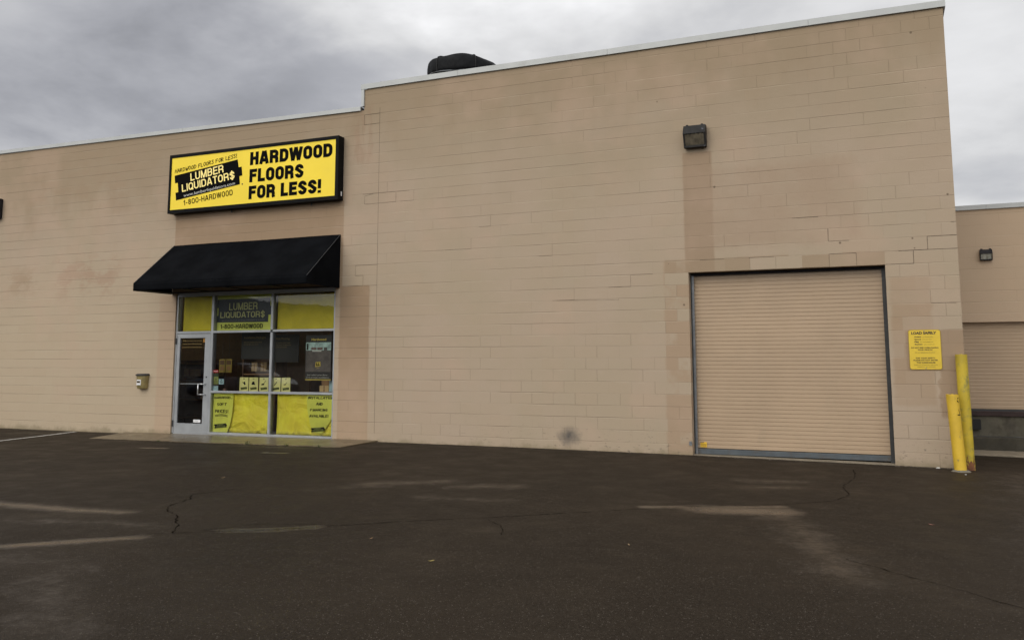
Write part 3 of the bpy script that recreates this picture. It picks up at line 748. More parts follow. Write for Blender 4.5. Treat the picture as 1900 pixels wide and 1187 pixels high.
addc([(3.454, 15*c), (3.05, 15*c)], .007); addc([(4.0, 12*c-.004), (3.66, 12*c)], .006); addc([(3.99, 18*c), (4.06, 18*c)], .006)
addc([(2.24, 18*c), (2.24, 17*c), (2.55, 17*c)], .007); addc([(2.24, 16*c), (2.24, 15*c), (1.8, 15*c+.002)], .006)
addc([(2.64, 16*c), (2.24, 16*c)], .008); addc([(2.64, 16*c), (2.64, 15*c)], .006); addc([(2.1, 19*c), (1.7, 19*c)], .007)
addc([(.2, 15*c+.2), (.6, 15*c+.2)], .005); addc([(1.0, 16*c), (1.4, 16*c)], .007)
addc([(-6.46, 32*c), (-6.46, 31*c), (-6.10, 31*c), (-6.10, 32*c), (-6.46, 32*c)], .008)
addc([(-6.46, 24*c), (-5.4, 24*c)], .006); addc([(-6.42, 23*c), (-6.42, 23.8*c), (-6.2, 24*c)], .006); addc([(-6.42, 23*c), (-5.7, 23*c), (-5.7, 23.9*c)], .006)
addc([(-5.9, 25*c), (-5.9, 24*c)], .004); addc([(-5.3, 24*c), (-5.3, 23*c), (-5.6, 23*c)], .004)
addc([(-6.1, 17*c), (-6.6, 17*c), (-6.6, 16*c), (-6.42, 16*c), (-6.42, 15*c), (-6.9, 15*c)], .006); addc([(-6.1, 15*c), (-6.4, 15*c)], .005)
addc([(-.61, 15*c), (-1.0, 15*c), (-1.0, 14*c), (-1.4, 14*c)], .005); addc([(-1.22, 13*c), (-1.22, 12.9*c), (-2.4, 13*c)], .004)
addc([(-3.66, 21*c), (-3.66, 20*c), (-3.9, 20*c)], .004); addc([(-2.44, 18*c), (-2.44, 17*c), (-2.7, 17*c)], .004)
addc([(-4.06, 19*c), (-4.06, 18*c), (-4.6, 18*c)], .0035); addc([(-2.03, 14*c), (-2.03, 13*c), (-2.44, 13*c)], .0035)

# coping: sheet metal lengths with lapped seams
def coping(name, x0, x1, zf, h, seams, over=.035):
    mb = MB(); xs = [x0]+seams+[x1]
    for k, (a, b) in enumerate(zip(xs[:-1], xs[1:])):
        e = .0015*(k % 2); b2 = b-.004 if k < len(xs)-2 else b
        p = [(a, -over-e, zf(a)), (b2, -over-e, zf(b2)), (b2, -over+.02, zf(b2)), (a, -over+.02, zf(a)),
             (a, -over-e, zf(a)+h), (b2, -over-e, zf(b2)+h), (b2, -over+.02, zf(b2)+h+.002), (a, -over+.02, zf(a)+h+.002)]
        mb.hexa(p, M['coping'])
        mb.hexa([(a, -over+.02, zf(a)+h-.012), (b2, -over+.02, zf(b2)+h-.012), (b2, .26, zf(b2)+h-.03), (a, .26, zf(a)+h-.03),
                 (a, -over+.02, zf(a)+h+.002), (b2, -over+.02, zf(b2)+h+.002), (b2, .26, zf(b2)+h-.018), (a, .26, zf(a)+h-.018)], M['coping'])
    return mb.build(name, B)
coping('coping', -30.0, -6.54, lambda x: ltop(x)-.005, .085, [-25.5, -22.4, -19.35, -16.3, -13.75, -11.2, -8.6])
coping('coping', -6.54, 4.10, lambda x: 7.035+.004*math.sin(x), .105, [-4.35, -1.35, 2.08])
mb = MB(); mb.box(-6.525, -6.465, -.034, .26, ltop(-6.5)+.08, 7.03, M['coping']); mb.build('coping', B)
mb = MB(); mb.box(4.064, 4.10, .0, 14, 7.03, 7.13, M['coping']); mb.build('coping', B)

# shop interior
mb = MB()
mb.box(-14, -2.5, 7.5, 7.6, .0, 3.4, M['inwall']); mb.box(-14.1, -14, .2, 7.6, 0, 3.4, M['inwall']); mb.box(-2.5, -2.4, .2, 7.6, 0, 3.4, M['inwall'])
mb.build('interior_wall', B)
mb = MB(); mb.box(-14, -2.5, .2, 7.5, 3.25, 3.35, M['ceil']); mb.build('ceiling', B)
mb = MB(); mb.box(-14, -2.5, .16, 7.5, -.05, .035, M['infloor']); mb.build('floor', B)
mb = MB(); mb.box(-.2, -.1, .2, 4, 0, 3.4, M['inwall']); mb.box(3.2, 3.3, .2, 4, 0, 3.4, M['inwall']); mb.box(-.1, 3.2, 3.9, 4, 0, 3.4, M['inwall']); mb.box(-.1, 3.2, .35, 3.9, 3.3, 3.4, M['inwall'])
mb.build('interior_wall', B)

# shop front frame
A = M['alu']; fy0, fy1 = .03, .145
mb = MB()
def fbar(x0, x1, z0, z1, y0=fy0, y1=fy1): mb.box(x0, x1, y0, y1, z0, z1, A)
fbar(-11.185, -11.145, .045, 3.03)                 # left jamb
fbar(-7.105, -7.06, .045, 3.03)                    # right jamb
fbar(-10.215, -10.155, .045, 2.965); fbar(-8.655, -8.598, .10, 2.165); fbar(-8.655, -8.598, 2.22, 2.965)
fbar(-11.145, -7.105, 2.965, 3.04)                 # head
fbar(-11.145, -10.215, 2.168, 2.214); fbar(-10.155, -8.655, 2.171, 2.217); fbar(-8.598, -7.105, 2.174, 2.220)
fbar(-10.155, -8.655, .912, .958); fbar(-8.598, -7.105, .912, .958)
fbar(-10.155, -7.105, .052, .098, fy0-.006, fy1)
SF = mb.build('storefront_frame', B, bevel=.002)
mb = MB(); mb.box(-11.145, -7.105, .035, .15, .018, .05, M['alu_bright']); mb.build('threshold', B)
mb = MB(); mb.box(-10.15, -7.11, -.012, .15, gz(-8)-.01, .05, M['sill_c']); mb.build('sill', B)
panes = [(-10.155, -8.655, 2.217, 2.965), (-8.598, -7.105, 2.22, 2.965), (-11.145, -10.215, 2.214, 2.965),
         (-10.155, -8.655, .958, 2.171), (-8.598, -7.105, .958, 2.174), (-10.155, -8.655, .098, .912), (-8.598, -7.105, .098, .912)]
for x0, x1, z0, z1 in panes:
    mb = MB(); mb.face([(x0-.004, .069, z0-.004), (x1+.004, .069, z0-.004), (x1+.004, .069, z1+.004), (x0-.004, .069, z1+.004)], M['glass']); mb.build('glass_pane', SF)
# the glass door
mb = MB(); y0, y1 = .036, .08
mb.box(-11.14, -11.06, y0, y1, .035, 2.158, A); mb.box(-10.37, -10.222, y0, y1, .035, 2.158, A)
mb.box(-11.06, -10.37, y0, y1, 2.07, 2.158, A); mb.box(-11.06, -10.37, y0, y1, .035, .262, A)
D = mb.build('entrance_door', B, bevel=.002)
mb = MB(); mb.face([(-11.062, .059, .26), (-10.368, .059, .26), (-10.368, .059, 2.072), (-11.062, .059, 2.072)], M['glass']); mb.build('glass_pane', D)
mb = MB(); mb.tube([(-10.30, .03, 1.095), (-10.34, -.03, 1.097), (-10.45, -.03, 1.097)], .011, M['alu_bright'], 10)
mb.tube([(-10.45, -.03, 1.108), (-10.455, -.03, .865)], .012, M['alu_bright'], 10); mb.tube([(-10.30, .03, .876), (-10.34, -.03, .876), (-10.45, -.03, .876)], .011, M['alu_bright'], 10)
mb.build('handle', D, smooth=True)
mb = MB(); mb.box(-11.055, -10.40, .085, .105, 1.08, 1.105, M['alu_bright']); mb.build('push_bar', D, bevel=.003)
mb = MB(); mb.tube([(-10.295, .03, 1.24), (-10.295, .045, 1.24)], .018, M['steel_dark'], 16); mb.build('lock', D)
for z in (1.94, .19):
    mb = MB(); mb.tube([(-11.16, .022, z), (-11.16, .022, z+.13)], .013, M['steel_dark'], 10); mb.build('hinge', D)
mb = MB(); mb.box(-10.615, -10.425, .050, .054, .285, .345, M['label_white'])
write(mb, 'PULL', (-10.57, .305), (-10.47, .305), (-10.57, .33), .0495, M['galv']); mb.build('sticker', D)
mb = MB()
for k, t in enumerate(['When you have more to do,', 'more than 700 varieties', 'more than right for less']):
    z = 2.0-.068*k; write(mb, t, (-11.0, z), (-10.47, z), (-11.0, z+.028), .0545, M['dimgold'])
mb.build('lettering', D)
mb = MB(); mb.box(-10.45, -10.375, .064, .068, 1.975, 2.055, mat('orange_note', (.5, .24, .03), .6)); mb.build('sticker', D)

# the roller door
mb = MB(); prof = []; pitch = .0652; z = .135; k = 0
zs = []
while z < 3.06:
    for t, d in ((0, .008), (.045, .008), (.075, 0), (.5, -.0006), (.93, 0), (.96, .008)): zs.append((z+t*pitch, d))
    z += pitch
rows = [[(x, .215+d+.003*math.sin(x*2.1+zz*.7), zz) for x in np.linspace(.03, 3.02, 24)] for zz, d in zs]
mb.grid(rows, M['slat'])
RD = mb.build('roller_door', B, smooth=False)
mb = MB(); mb.box(.045, 3.0, .178, .235, .045, .128, M['bar']); mb.build('bottom_bar', RD, bevel=.004)
mb = MB(); mb.box(.0, .018, .15, .24, .02, 3.048, M['guide']); mb.box(.018, .055, .165, .172, .02, 3.02, M['galv']); mb.box(.018, .05, .26, .27, .02, 3.02, M['steel_dark']); mb.build('guide_rail', RD)
mb = MB(); mb.box(3.03, 3.048, .15, .24, .0, 3.048, M['guide']); mb.box(2.99, 3.03, .165, .172, .0, 3.02, M['guide']); mb.box(3.0, 3.03, .26, .27, .0, 3.02, M['steel_dark']); mb.build('guide_rail', RD)
mb = MB(); mb.box(.0, 3.048, .16, .20, 3.0, 3.047, M['lamp_plain']); mb.build('head_shade_strip', RD)  # dark strip standing in for the soft shade under the lintel
mb = MB(); mb.box(.09, .195, .200, .203, .155, .235, M['tagy']); mb.box(.09, .15, .198, .1995, .222, .234, M['ink_brown'])
for q in range(3): mb.box(.10, .185, .1985, .1995, .170+q*.016, .176+q*.016, M['ink_brown'])
mb.build('warning_sticker', RD)
mb = MB(); mb.box(0, 3.048, -.006, .26, -.03, .034, M['sill_c'])
for v in range(len(mb.v)):
    x, y, z = mb.v[v]; mb.v[v] = (x, y, z if z < 0 else float(np.interp(x, [0, 3.048], [.042, .022])))
mb.build('door_sill', B)
mb = MB(); mb.tube([(-.03, -.012, .215), (-.03, .001, .215)], .028, M['galv'], 12); mb.box(-.05, -.012, -.02, 0, .235, .26, M['galv']); mb.build('wall_bolt', B)

# ------------------------------------------------------------------ things behind the shop window
def sheet(name, x0, x1, z0, z1, y, m, label, cat, nx=24, nz=12, amp=.0, group=None, sc_=1.0, outline=None):
    mb = MB((x0, y, z0)); rows = []
    for j in range(nz+1):
        r = []
        for i in range(nx+1):
            u = i/nx; v = j/nz; x = x0+u*(x1-x0); zz = z0+v*(z1-z0)
            r.append((x, y+amp*(math.sin(x*3.1*sc_+zz*5)+.6*math.sin(x*7.3*sc_-zz*6.5)+.5*math.sin(zz*9+x)), zz))
        rows.append(r)
    mb.grid(rows, m)
    return tag(mb.build(name, smooth=True, solid=.0008), label, cat, group)
sheet('paper_sheet', -10.150, -8.66, .10, .905, .155, M['paper'], 'creased yellow paper filling the lower pane next to the door', 'paper', amp=.006)
sheet('paper_sheet', -8.52, -7.11, .10, .905, .155, M['paper'], 'creased yellow paper filling the lower right window pane', 'paper', amp=.006)
sheet('window_film', -11.08, -10.22, 2.2, 2.965, .13, M['film'], 'plain yellow film in the pane above the glass door', 'film', amp=.001)
sheet('window_film', -8.56, -7.11, 2.2, 2.938, .13, M['film'], 'plain yellow film in the upper right window pane', 'film', amp=.001)
# upper middle sign panel
e = tag(empty('window_sign', (-9.4, .13, 2.2)), 'dark emblem panel with phone number in the upper middle window pane', 'sign')
off = (-9.4, .13, 2.2)
mb = MB(off); mb.box(-10.15, -8.66, .130, .133, 2.19, 2.965, M['leaf2']); mb.build('panel', e)
mb = MB(off)
mb.face([(x, .126, z) for x, z in [(-10.18+.03, 2.395), (-8.80, 2.385), (-8.795, 2.535), (-8.72, 2.535), (-8.72, 2.717), (-8.755, 2.72), (-8.755, 2.885), (-10.15, 2.885), (-10.15, 2.703), (-10.122, 2.703), (-10.122, 2.538), (-10.15, 2.538)]], M['film_navy'])
mb.build('plank_emblem', e)
mb = MB(off)
block(mb, 'LUMBER', (-9.83, 2.648), (-9.08, 2.655), (-9.83, 2.80), .122, M['film_txt'], 1.0, .8)
block(mb, 'LIQUIDATOR$', (-10.06, 2.49), (-8.885, 2.49), (-10.06, 2.615), .122, M['film_txt'], 1.0, .8)
write(mb, 'www.lumberliquidators.com', (-10.02, 2.42), (-8.89, 2.42), (-10.02, 2.455), .122, M['galv'], .0)
block(mb, '1-800-HARDWOOD', (-10.05, 2.26), (-8.93, 2.26), (-10.05, 2.355), .122, M['ink'], 1.15, .9)
mb.build('lettering', e)
# curled posters
def curled(name, pts, y, m, label, lines, logo, under=None):
    ox = (pts[0][0], y, pts[0][1]); mb = MB(ox)
    mb.prism(pts, y, y+.0015, m)
    for st, x0, x1, z0, z1 in lines: scrawl(mb, st, (x0, z0), (x1, z0+.005), (x0, z1), y-.002, M['ink'], 1.35)
    if under:
        for z in under[2]:
            P = [(under[0]+(under[1]-under[0])*t, z+.022*math.sin(math.pi*t)) for t in (0, .25, .5, .75, 1)]
            for a, b in zip(P[:-1], P[1:]): mb.face([(a[0], y-.0035, a[1]-.006), (b[0], y-.0035, b[1]-.006), (b[0], y-.0035, b[1]+.006), (a[0], y-.0035, a[1]+.006)], M['ink'])
    emblem(mb, *logo, y-.002, M['ink'], M['sage'])
    return tag(mb.build(name), label, 'poster')
curled('window_poster', [(-10.15, .90), (-10.15, .10), (-10.10, .088+.012), (-9.76, .10), (-9.69, .24), (-9.645, .45), (-9.625, .65), (-9.617, .90)], .118, M['leaf'],
       'curled yellow green poster of soft prices lettering in the lower pane beside the door',
       [('HARDWOOD_', -10.13, -9.655, .79, .835), ('SOFT', -10.045, -9.80, .648, .70), ('PRICES!', -10.085, -9.75, .495, .552)],
       (-10.105, -9.765, .17, .285), under=(-10.09, -9.755, [.418, .442]))
curled('window_poster', [(-7.775, .90), (-7.75, .62), (-7.67, .30), (-7.61, .17), (-7.38, .15), (-7.26, .30), (-7.12, .50), (-7.11, .90)], .118, M['leaf'],
       'tapering yellow green poster of financing lettering in the lower right pane',
       [('INSTALLATION', -7.735, -7.135, .822, .863), ('AND', -7.535, -7.385, .70, .748), ('FINANCING', -7.675, -7.27, .582, .625), ('AVAILABLE!', -7.69, -7.245, .462, .508)],
       (-7.65, -7.31, .165, .275))
# five small cards on the mid rail
def card(x0, x1, z0, z1, y, kind, label):
    mb = MB((x0, y, z0)); mb.box(x0, x1, y, y+.002, z0, z1, M['card']); w = x1-x0; h = z1-z0; cx = (x0+x1)/2; k = M['ink_brown']; I = M['ink']
    write(mb, 'LL', (cx-.02, z1-.04), (cx+.02, z1-.035), (cx-.02, z1-.022), y-.002, k, .06)
    cz = z0+h*.58
    if kind == 0:   # nailer
        mb.prism([(cx-.06, cz+.02), (cx-.01, cz-.005), (cx+.015, cz-.04), (cx+.045, cz-.03), (cx+.03, cz+.01), (cx+.03, cz+.035), (cx-.02, cz+.015)], y-.0025, y-.001, I)
    elif kind == 1:   # saw
        mb.prism([(cx-.05, cz-.03), (cx+.05, cz-.035), (cx+.03, cz-.01), (cx+.02, cz+.03), (cx-.02, cz+.035), (cx-.04, cz+.01)], y-.0025, y-.001, I)
    elif kind == 2:   # mallet
        mb.prism([(cx-.06, cz-.04), (cx+.01, cz-.035), (cx+.01, cz-.005), (cx-.055, cz-.01)], y-.0025, y-.001, I); mb.prism([(cx-.01, cz-.01), (cx, cz-.012), (cx+.05, cz+.045), (cx+.045, cz+.05)], y-.0025, y-.001, I)
    elif kind == 3:   # blade
        mb.prism([(cx-.06, cz-.045), (cx-.045, cz-.05), (cx+.02, cz+.02), (cx+.01, cz+.035), (cx-.02, cz)], y-.0025, y-.001, I)
    else:
        mb.prism([(cx-.05, cz-.03), (cx, cz-.03), (cx, cz-.015), (cx-.05, cz-.012)], y-.0025, y-.001, I); mb.prism([(cx-.015, cz-.015), (cx-.01, cz-.02), (cx+.03, cz+.02), (cx+.025, cz+.025)], y-.0025, y-.001, I)
    emblem(mb, x0+w*.14, x1-w*.12, z0+.022, z0+.085, y-.002, I, M['sage'], words=False)
    for q in range(3):
        mb.box(x0+w*.22, x1-w*.2, y-.0036, y-.0026, z0+.036+q*.013, z0+.041+q*.013, M['sage'])
    return tag(mb.build('display_card'), label, 'card', 'pale yellow cards on the window rail')
for k, (a, b, lab) in enumerate([(-9.467, -9.240, 'pale yellow card with nail gun picture, first from the left on the rail'),
                                 (-9.220, -8.990, 'pale yellow card with a squat saw picture, second from the left on the rail'),
                                 (-8.955, -8.728, 'pale yellow card with mallet picture, partly behind the window mullion'),
                                 (-8.637, -8.420, 'pale yellow card with slanted blade picture, just right of the mullion'),
                                 (-8.397, -8.175, 'pale yellow card with small tool picture, rightmost on the rail')]):
    card(a, b, .958, 1.24, .11, k, lab)
# stickers and cards by the door
def flat_thing(name, parts, label, cat, off):
    mb = MB(off)
    for p in parts: mb.box(*p)
    return mb
mb = MB((-10.15, .08, 1.33)); mb.box(-10.15, -10.02, .08, .084, 1.334, 1.392, M['red']); mb.box(-10.14, -10.03, .077, .0795, 1.357, 1.369, M['label_white'])
tag(mb.build('open_sign'), 'small red strip sticker on the glass beside the door', 'sticker')
mb = MB((-10.15, .09, 1.09)); mb.box(-10.145, -10.017, .09, .093, 1.25, 1.315, mat('dull_green_print', (.05, .07, .03), .5)); mb.box(-10.145, -10.017, .09, .093, 1.096, 1.2495, M['sage']); mb.box(-10.145, -10.017, .09, .093, 1.068, 1.0955, M['ink_brown'])
write(mb, '47', (-10.10, 1.175), (-10.055, 1.175), (-10.10, 1.215), .087, M['ink_brown'], .02)
for q in range(2): write(mb, 'DAYS 10-6', (-10.135, 1.115+q*.028), (-10.03, 1.115+q*.028), (-10.135, 1.133+q*.028), .087, M['ink_brown'], .02)
tag(mb.build('hours_sign'), 'green and yellow opening hours notice under the red strip', 'notice')
mb = MB((-10.0, .09, 1.09)); mb.box(-10.005, -9.87, .09, .093, 1.09, 1.20, M['blue']); mb.prism([(-9.965, 1.165), (-9.92, 1.185), (-9.915, 1.175), (-9.945, 1.155)], .0875, .089, M['film_navy'])
for q in range(2): mb.box(-9.97, -9.90, .0875, .089, 1.115+q*.016, 1.122+q*.016, M['film_navy'])
tag(mb.build('notice'), 'small pale blue square notice on the glass', 'notice')
mb = MB((-10.15, .09, .96)); mb.box(-10.15, -10.015, .09, .092, .958, 1.055, M['blue'])
tag(mb.build('notice'), 'plain pale blue card lying low on the rail next to the door', 'card')
mb = MB((-9.9, .12, .958)); mb.tube([(-9.87, .14, .958), (-9.87, .14, 1.0)], [.038, .042], mat('pinkish_clay', (.25, .13, .09), .6), 14)
tag(mb.build('small_pot'), 'small reddish pot on the rail near the door', 'pot')
for k, (xa, xb, lab) in enumerate([(-10.37, -10.21, 'left of the two dull yellow notices hanging inside the large left window'), (-10.19, -10.03, 'right of the two dull yellow notices hanging inside the large left window')]):
    mb = MB((xa, .5, 1.3)); mb.box(xa, xb, .5, .504, 1.33, 1.62, M['sage2']); mb.box(xa+.02, xb-.02, .496, .499, 1.50, 1.59, M['wood_d']); mb.box(xa+.03, xb-.03, .496, .499, 1.38, 1.46, M['wood'])
    mb.tube([((xa+xb)/2, .502, 1.62), ((xa+xb)/2, .502, 3.24)], .002, M['galv'], 5)
    tag(mb.build('hanging_notice'), lab, 'notice', 'dull yellow notices inside the window')
# poster on the right
e = tag(empty('hanging_poster', (-7.57, .2, 1.19)), 'black poster with a pictured room hanging inside the middle right pane', 'poster')
off = (-7.57, .2, 1.19)
mb = MB(off); mb.box(-7.885, -7.26, .2, .204, 1.19, 2.10, M['black_board']); mb.build('panel', e)
mb = MB(off); yy = .197
mb.box(-7.88, -7.27, yy, .199, 1.79, 1.952, M['poster_sky']); mb.box(-7.88, -7.27, yy, .199, 1.36, 1.789, M['poster_floor'])
mb.box(-7.75, -7.62, yy-.003, yy-.001, 1.80, 1.85, M['poster_sofa']); mb.box(-7.60, -7.47, yy-.003, yy-.001, 1.80, 1.85, M['poster_sofa'])
mb.box(-7.44, -7.36, yy-.003, yy-.001, 1.75, 1.85, M['poster_floor']); mb.box(-7.72, -7.50, yy-.005, yy-.0035, 1.765, 1.79, M['white_txt'])
mb.box(-7.86, -7.82, yy-.003, yy-.001, 1.80, 1.93, M['hillm']); mb.build('picture', e)
mb = MB(off); write(mb, 'Hardwood', (-7.745, 1.99), (-7.39, 1.99), (-7.745, 2.035), .197, M['gold'], .03); write(mb, 'Just select your floor,', (-7.84, 1.285), (-7.33, 1.285), (-7.84, 1.312), .197, M['white_txt'])
write(mb, "we'll arrange installation.", (-7.865, 1.235), (-7.30, 1.235), (-7.865, 1.262), .197, M['white_txt'])
mb.box(-7.885, -7.26, .194, .199, 1.19, 1.213, M['gold']); mb.build('lettering', e)
mb = MB(off); mb.prism([(-7.64, 1.455), (-7.51, 1.47), (-7.515, 1.565), (-7.63, 1.555)], .192, .195, M['gold']); write(mb, 'LL', (-7.615, 1.485), (-7.53, 1.49), (-7.615, 1.54), .190, M['ink'], .06)
write(mb, 'CARD', (-7.62, 1.42), (-7.535, 1.428), (-7.62, 1.44), .190, M['gold']); mb.build('emblem', e)
# black boards hung further inside
def board(x0, x1, z0, z1, y, lines, label):
    e = tag(empty('hanging_board', ((x0+x1)/2, y, z1)), label, 'board', 'dark boards hung inside the shop'); off = ((x0+x1)/2, y, z1)
    mb = MB(off); mb.box(x0, x1, y, y+.02, z0, z1, M['black_board']); mb.build('panel', e)
    mb = MB(off)
    for st, a, b, z, h, mm in lines: write(mb, st, (a, z), (b, z), (a, z+h), y-.003, mm, .01)
    mb.build('lettering', e)
    mb = MB(off)
    for x in (x0+.1, x1-.1): mb.tube([(x, y+.01, z1), (x, y+.01, 3.24)], .003, M['galv'], 6)
    mb.build('hanging_wire', e)
board(-9.87, -9.12, 1.62, 2.19, .6, [('Installation Packages', -9.80, -9.22, 2.06, .045, M['dimgold']), ('Get the quality you want', -9.80, -9.32, 1.97, .022, M['dimgold']), ('at a price you love', -9.80, -9.42, 1.925, .022, M['dimgold'])], 'black board with gold heading behind the left large window')
board(-9.0, -8.36, 1.55, 2.13, .6, [('Most Flooring', -8.96, -8.60, 2.03, .042, M['dimgold']), ('for every room style', -8.96, -8.58, 1.95, .022, M['dimgold']), ('and every budget too', -8.96, -8.56, 1.905, .022, M['dimgold']), ('in stock today', -8.96, -8.66, 1.86, .022, M['dimgold'])], 'black board with gold heading behind the right large window')
# one strip light shows above the film; three unseen added to brighten the shop
tube_m = mat('lit_tube', (.9, .9, .85), .5, emit=(1.0, .86, .62), estr=9.0)
for k, (x, y, lab) in enumerate([(-10.9, 2.2, 'added unseen strip light brightening the shop behind the upper left panes'), (-9.25, 1.62, 'lit ceiling strip light whose edge shows in the upper right pane'), (-12.6, 3.4, 'added unseen strip light brightening the shop deep behind the door'), (-9.2, 4.6, 'added unseen strip light brightening the shop deep on the right')]):
    e = tag(empty('ceiling_light', (x, y, 3.2)), lab, 'light', 'strip lights on the shop ceiling'); off = (x, y, 3.2)
    mb = MB(off); mb.box(x-.42, x+.42, y-.07, y+.07, 3.14, 3.25, M['label_white']); mb.build('housing', e, bevel=.004)
    mb = MB(off); mb.tube([(x-.4, y, 3.118), (x+.4, y, 3.118)], .022 if k != 1 else .008, tube_m, 8); mb.build('tube', e, smooth=True)
# display racks, boards and boxes of the shop
def rack(x, y, w, h, n, label, mt='wood'):
    e = tag(empty('display_rack', (x, y, .035)), label, 'rack', 'display racks inside the shop'); off = (x, y, .035)
    for s in (-1, 1):
        mb = MB(off); mb.box(x+s*w/2-.02, x+s*w/2+.02, y, y+.4, .035, h, M['wood_d']); mb.build('side_panel', e)
    for k in range(n):
        z = .2+(h-.3)*k/(n-1); mb = MB(off); mb.box(x-w/2+.02, x+w/2-.02, y+.01, y+.39, z, z+.03, M[mt]); mb.build('shelf', e)
    mb = MB(off); mb.box(x-w/2+.02, x+w/2-.02, y+.40, y+.42, .035, h, M['wood_d']); mb.build('back_panel', e)
    return e
rack(-9.95, 1.3, .9, 1.9, 4, 'wooden display rack left of the hanging boards inside the shop')
rack(-12.4, 2.1, 1.6, 1.6, 4, 'wide wooden rack seen through the glass door')
rack(-8.6, 2.6, 1.8, 1.45, 3, 'low wide wooden rack behind the right large window')
def carton(x, y, z, w, d, h, label, m='carton', cat='box'):
    mb = MB((x, y, z)); mb.box(x-w/2, x+w/2, y-d/2, y+d/2, z, z+h, M[m]); mb.box(x-w*.08, x+w*.08, y-d/2-.002, y-d/2, z+.005, z+h-.005, M['wood'])
    return tag(mb.build('carton', bevel=.004), label, cat, 'cartons and samples inside the shop')
carton(-7.52, .45, .958, .22, .2, .06, 'lower flat tan carton beneath the hanging room poster'); carton(-7.52, .45, 1.019, .22, .2, .06, 'upper flat tan carton beneath the hanging room poster')
for k, (x, y, z, w, h) in enumerate([(-9.86, 1.45, 1.35, .16, .2), (-10.12, 1.45, 1.35, .16, .2), (-9.85, 1.45, .82, .2, .25), (-8.2, 2.7, 1.49, .22, .14), (-8.6, 2.7, 1.49, .22, .14), (-9.0, 2.7, 1.49, .3, .2), (-12.0, 2.2, 1.21, .35, .17), (-12.7, 2.2, 1.21, .35, .17), (-12.1, 2.2, .66, .45, .14)]):
    carton(x, y, z, w, .2, h, ['small tan sample box on the right of the narrow rack', 'small tan sample box on the left of the narrow rack', 'squat tan box on the lower shelf of the narrow rack', 'rightmost tan box on top of the low wide rack', 'middle tan box on top of the low wide rack', 'tall tan box on top of the low wide rack', 'right tan box on the upper shelf behind the door', 'left tan box on the upper shelf behind the door', 'long tan box on the lower shelf behind the door'][k])
mb = MB((-9.95, .35, 2.0)); mb.box(-10.12, -9.90, .9, .93, 1.80, 2.12, M['wood']); mb.box(-10.11, -9.91, .895, .899, 1.81, 2.11, M['wood_d'])
tag(mb.build('sample_board'), 'reddish wood sample board hanging near the door side of the window', 'board')
mb = MB((-7.16, .25, .96)); mb.box(-7.40, -7.13, .35, .353, .958, 1.185, M['blue']); tag(mb.build('leaflet_holder'), 'pale blue leaflet panel standing in the right corner of the window', 'leaflet')
mb = MB((-8.1, 1.2, 0)); mb.box(-8.18, -7.96, 1.2, 1.37, .035, 3.25, M['wood']); tag(mb.build('wooden_post'), 'brown wooden post inside the shop left of the hanging poster', 'post')

# ------------------------------------------------------------------ shop sign
e = tag(empty('shop_sign', (-9.145, 0, 4.79)), 'long yellow box sign with black lettering mounted above the awning', 'sign'); off = (-9.145, 0, 4.79)
mb = MB(off); X0, X1, Z0, Z1 = -11.360, -6.930, 4.785, 6.085
K = M['black']
mb.box(X0, X1, -.17, -.003, Z0, Z1, K)
bw = .065
mb.box(X0-.004, X1+.004, -.2, -.17, Z1-bw, Z1+.004, K); mb.box(X0-.004, X1+.004, -.2, -.17, Z0-.004, Z0+.075, K)
mb.box(X0-.004, X0+.055, -.2, -.17, Z0+.075, Z1-bw, K); mb.box(X1-.072, X1+.004, -.2, -.17, Z0+.075, Z1-bw, K)
mb.build('cabinet', e, bevel=.004)
mb = MB(off); mb.box(X0+.056, X1-.073, -.186, -.171, Z0+.076, Z1-bw-.001, M['sign_yellow']); mb.build('face', e)
y = -.189; I = M['ink']
for st, bl_, br_, tl_ in (('HARDWOOD', (-9.153, 5.672), (-7.083, 5.668), (-9.153, 5.952)), ('FLOORS', (-9.155, 5.304), (-7.774, 5.300), (-9.155, 5.586)), ('FOR LESS!', (-9.16, 4.944), (-7.331, 4.945), (-9.16, 5.226))):
    mb = MB(off); block(mb, st, bl_, br_, tl_, y, I, 1.78); mb.build('lettering', e)
mb = MB(off); block(mb, '1-800-HARDWOOD', (-10.924, 4.937), (-9.58, 5.071), (-10.936, 5.055), y, I, 1.1, 1.0); mb.build('lettering', e)
mb = MB(off); scrawl(mb, 'HARDWOOD FLOORS FOR LESS!', (-11.207, 5.672), (-9.512, 5.871), (-11.209, 5.752), y, I, 1.0); mb.build('lettering', e)
mb = MB(off); mb.face([(p[0], y-.0005, p[1]) for p in reversed(LOGO)], I); mb.face([(-9.337+.017*math.cos(t), y-.0005, 5.285+.017*math.sin(t)) for t in np.linspace(0, 2*math.pi, 13)[:-1]], M['ink_brown'])
PE = mb.build('plank_emblem', e)
mb = MB(off); Yt = M['sign_yellow_txt']
block(mb, 'LUMBER', (-10.75, 5.464), (-9.844, 5.583), (-10.768, 5.634), y-.003, Yt, 1.1, .8); block(mb, 'LIQUIDATOR$', (-10.975, 5.239), (-9.54, 5.420), (-10.997, 5.403), y-.003, Yt, 1.1, .8)
write(mb, 'www.lumberliquidators.com', (-10.929, 5.124), (-9.529, 5.292), (-10.936, 5.192), y-.003, M['white_txt'])
mb.build('lettering', PE)
mb = MB(off); mb.box(X1+.0005, X1+.003, -.09, -.05, 4.87, 4.96, M['label_white']); mb.build('sticker', e)
for x in (-9.7, -7.65):
    mb = MB(off); mb.tube([(x, -.06, 4.79), (x, -.06, 4.735)], .014, M['steel_dark'], 8); mb.tube([(x, -.06, 4.735), (x, -.06, 4.725)], .024, M['steel_dark'], 8); mb.build('drain_stud', e)

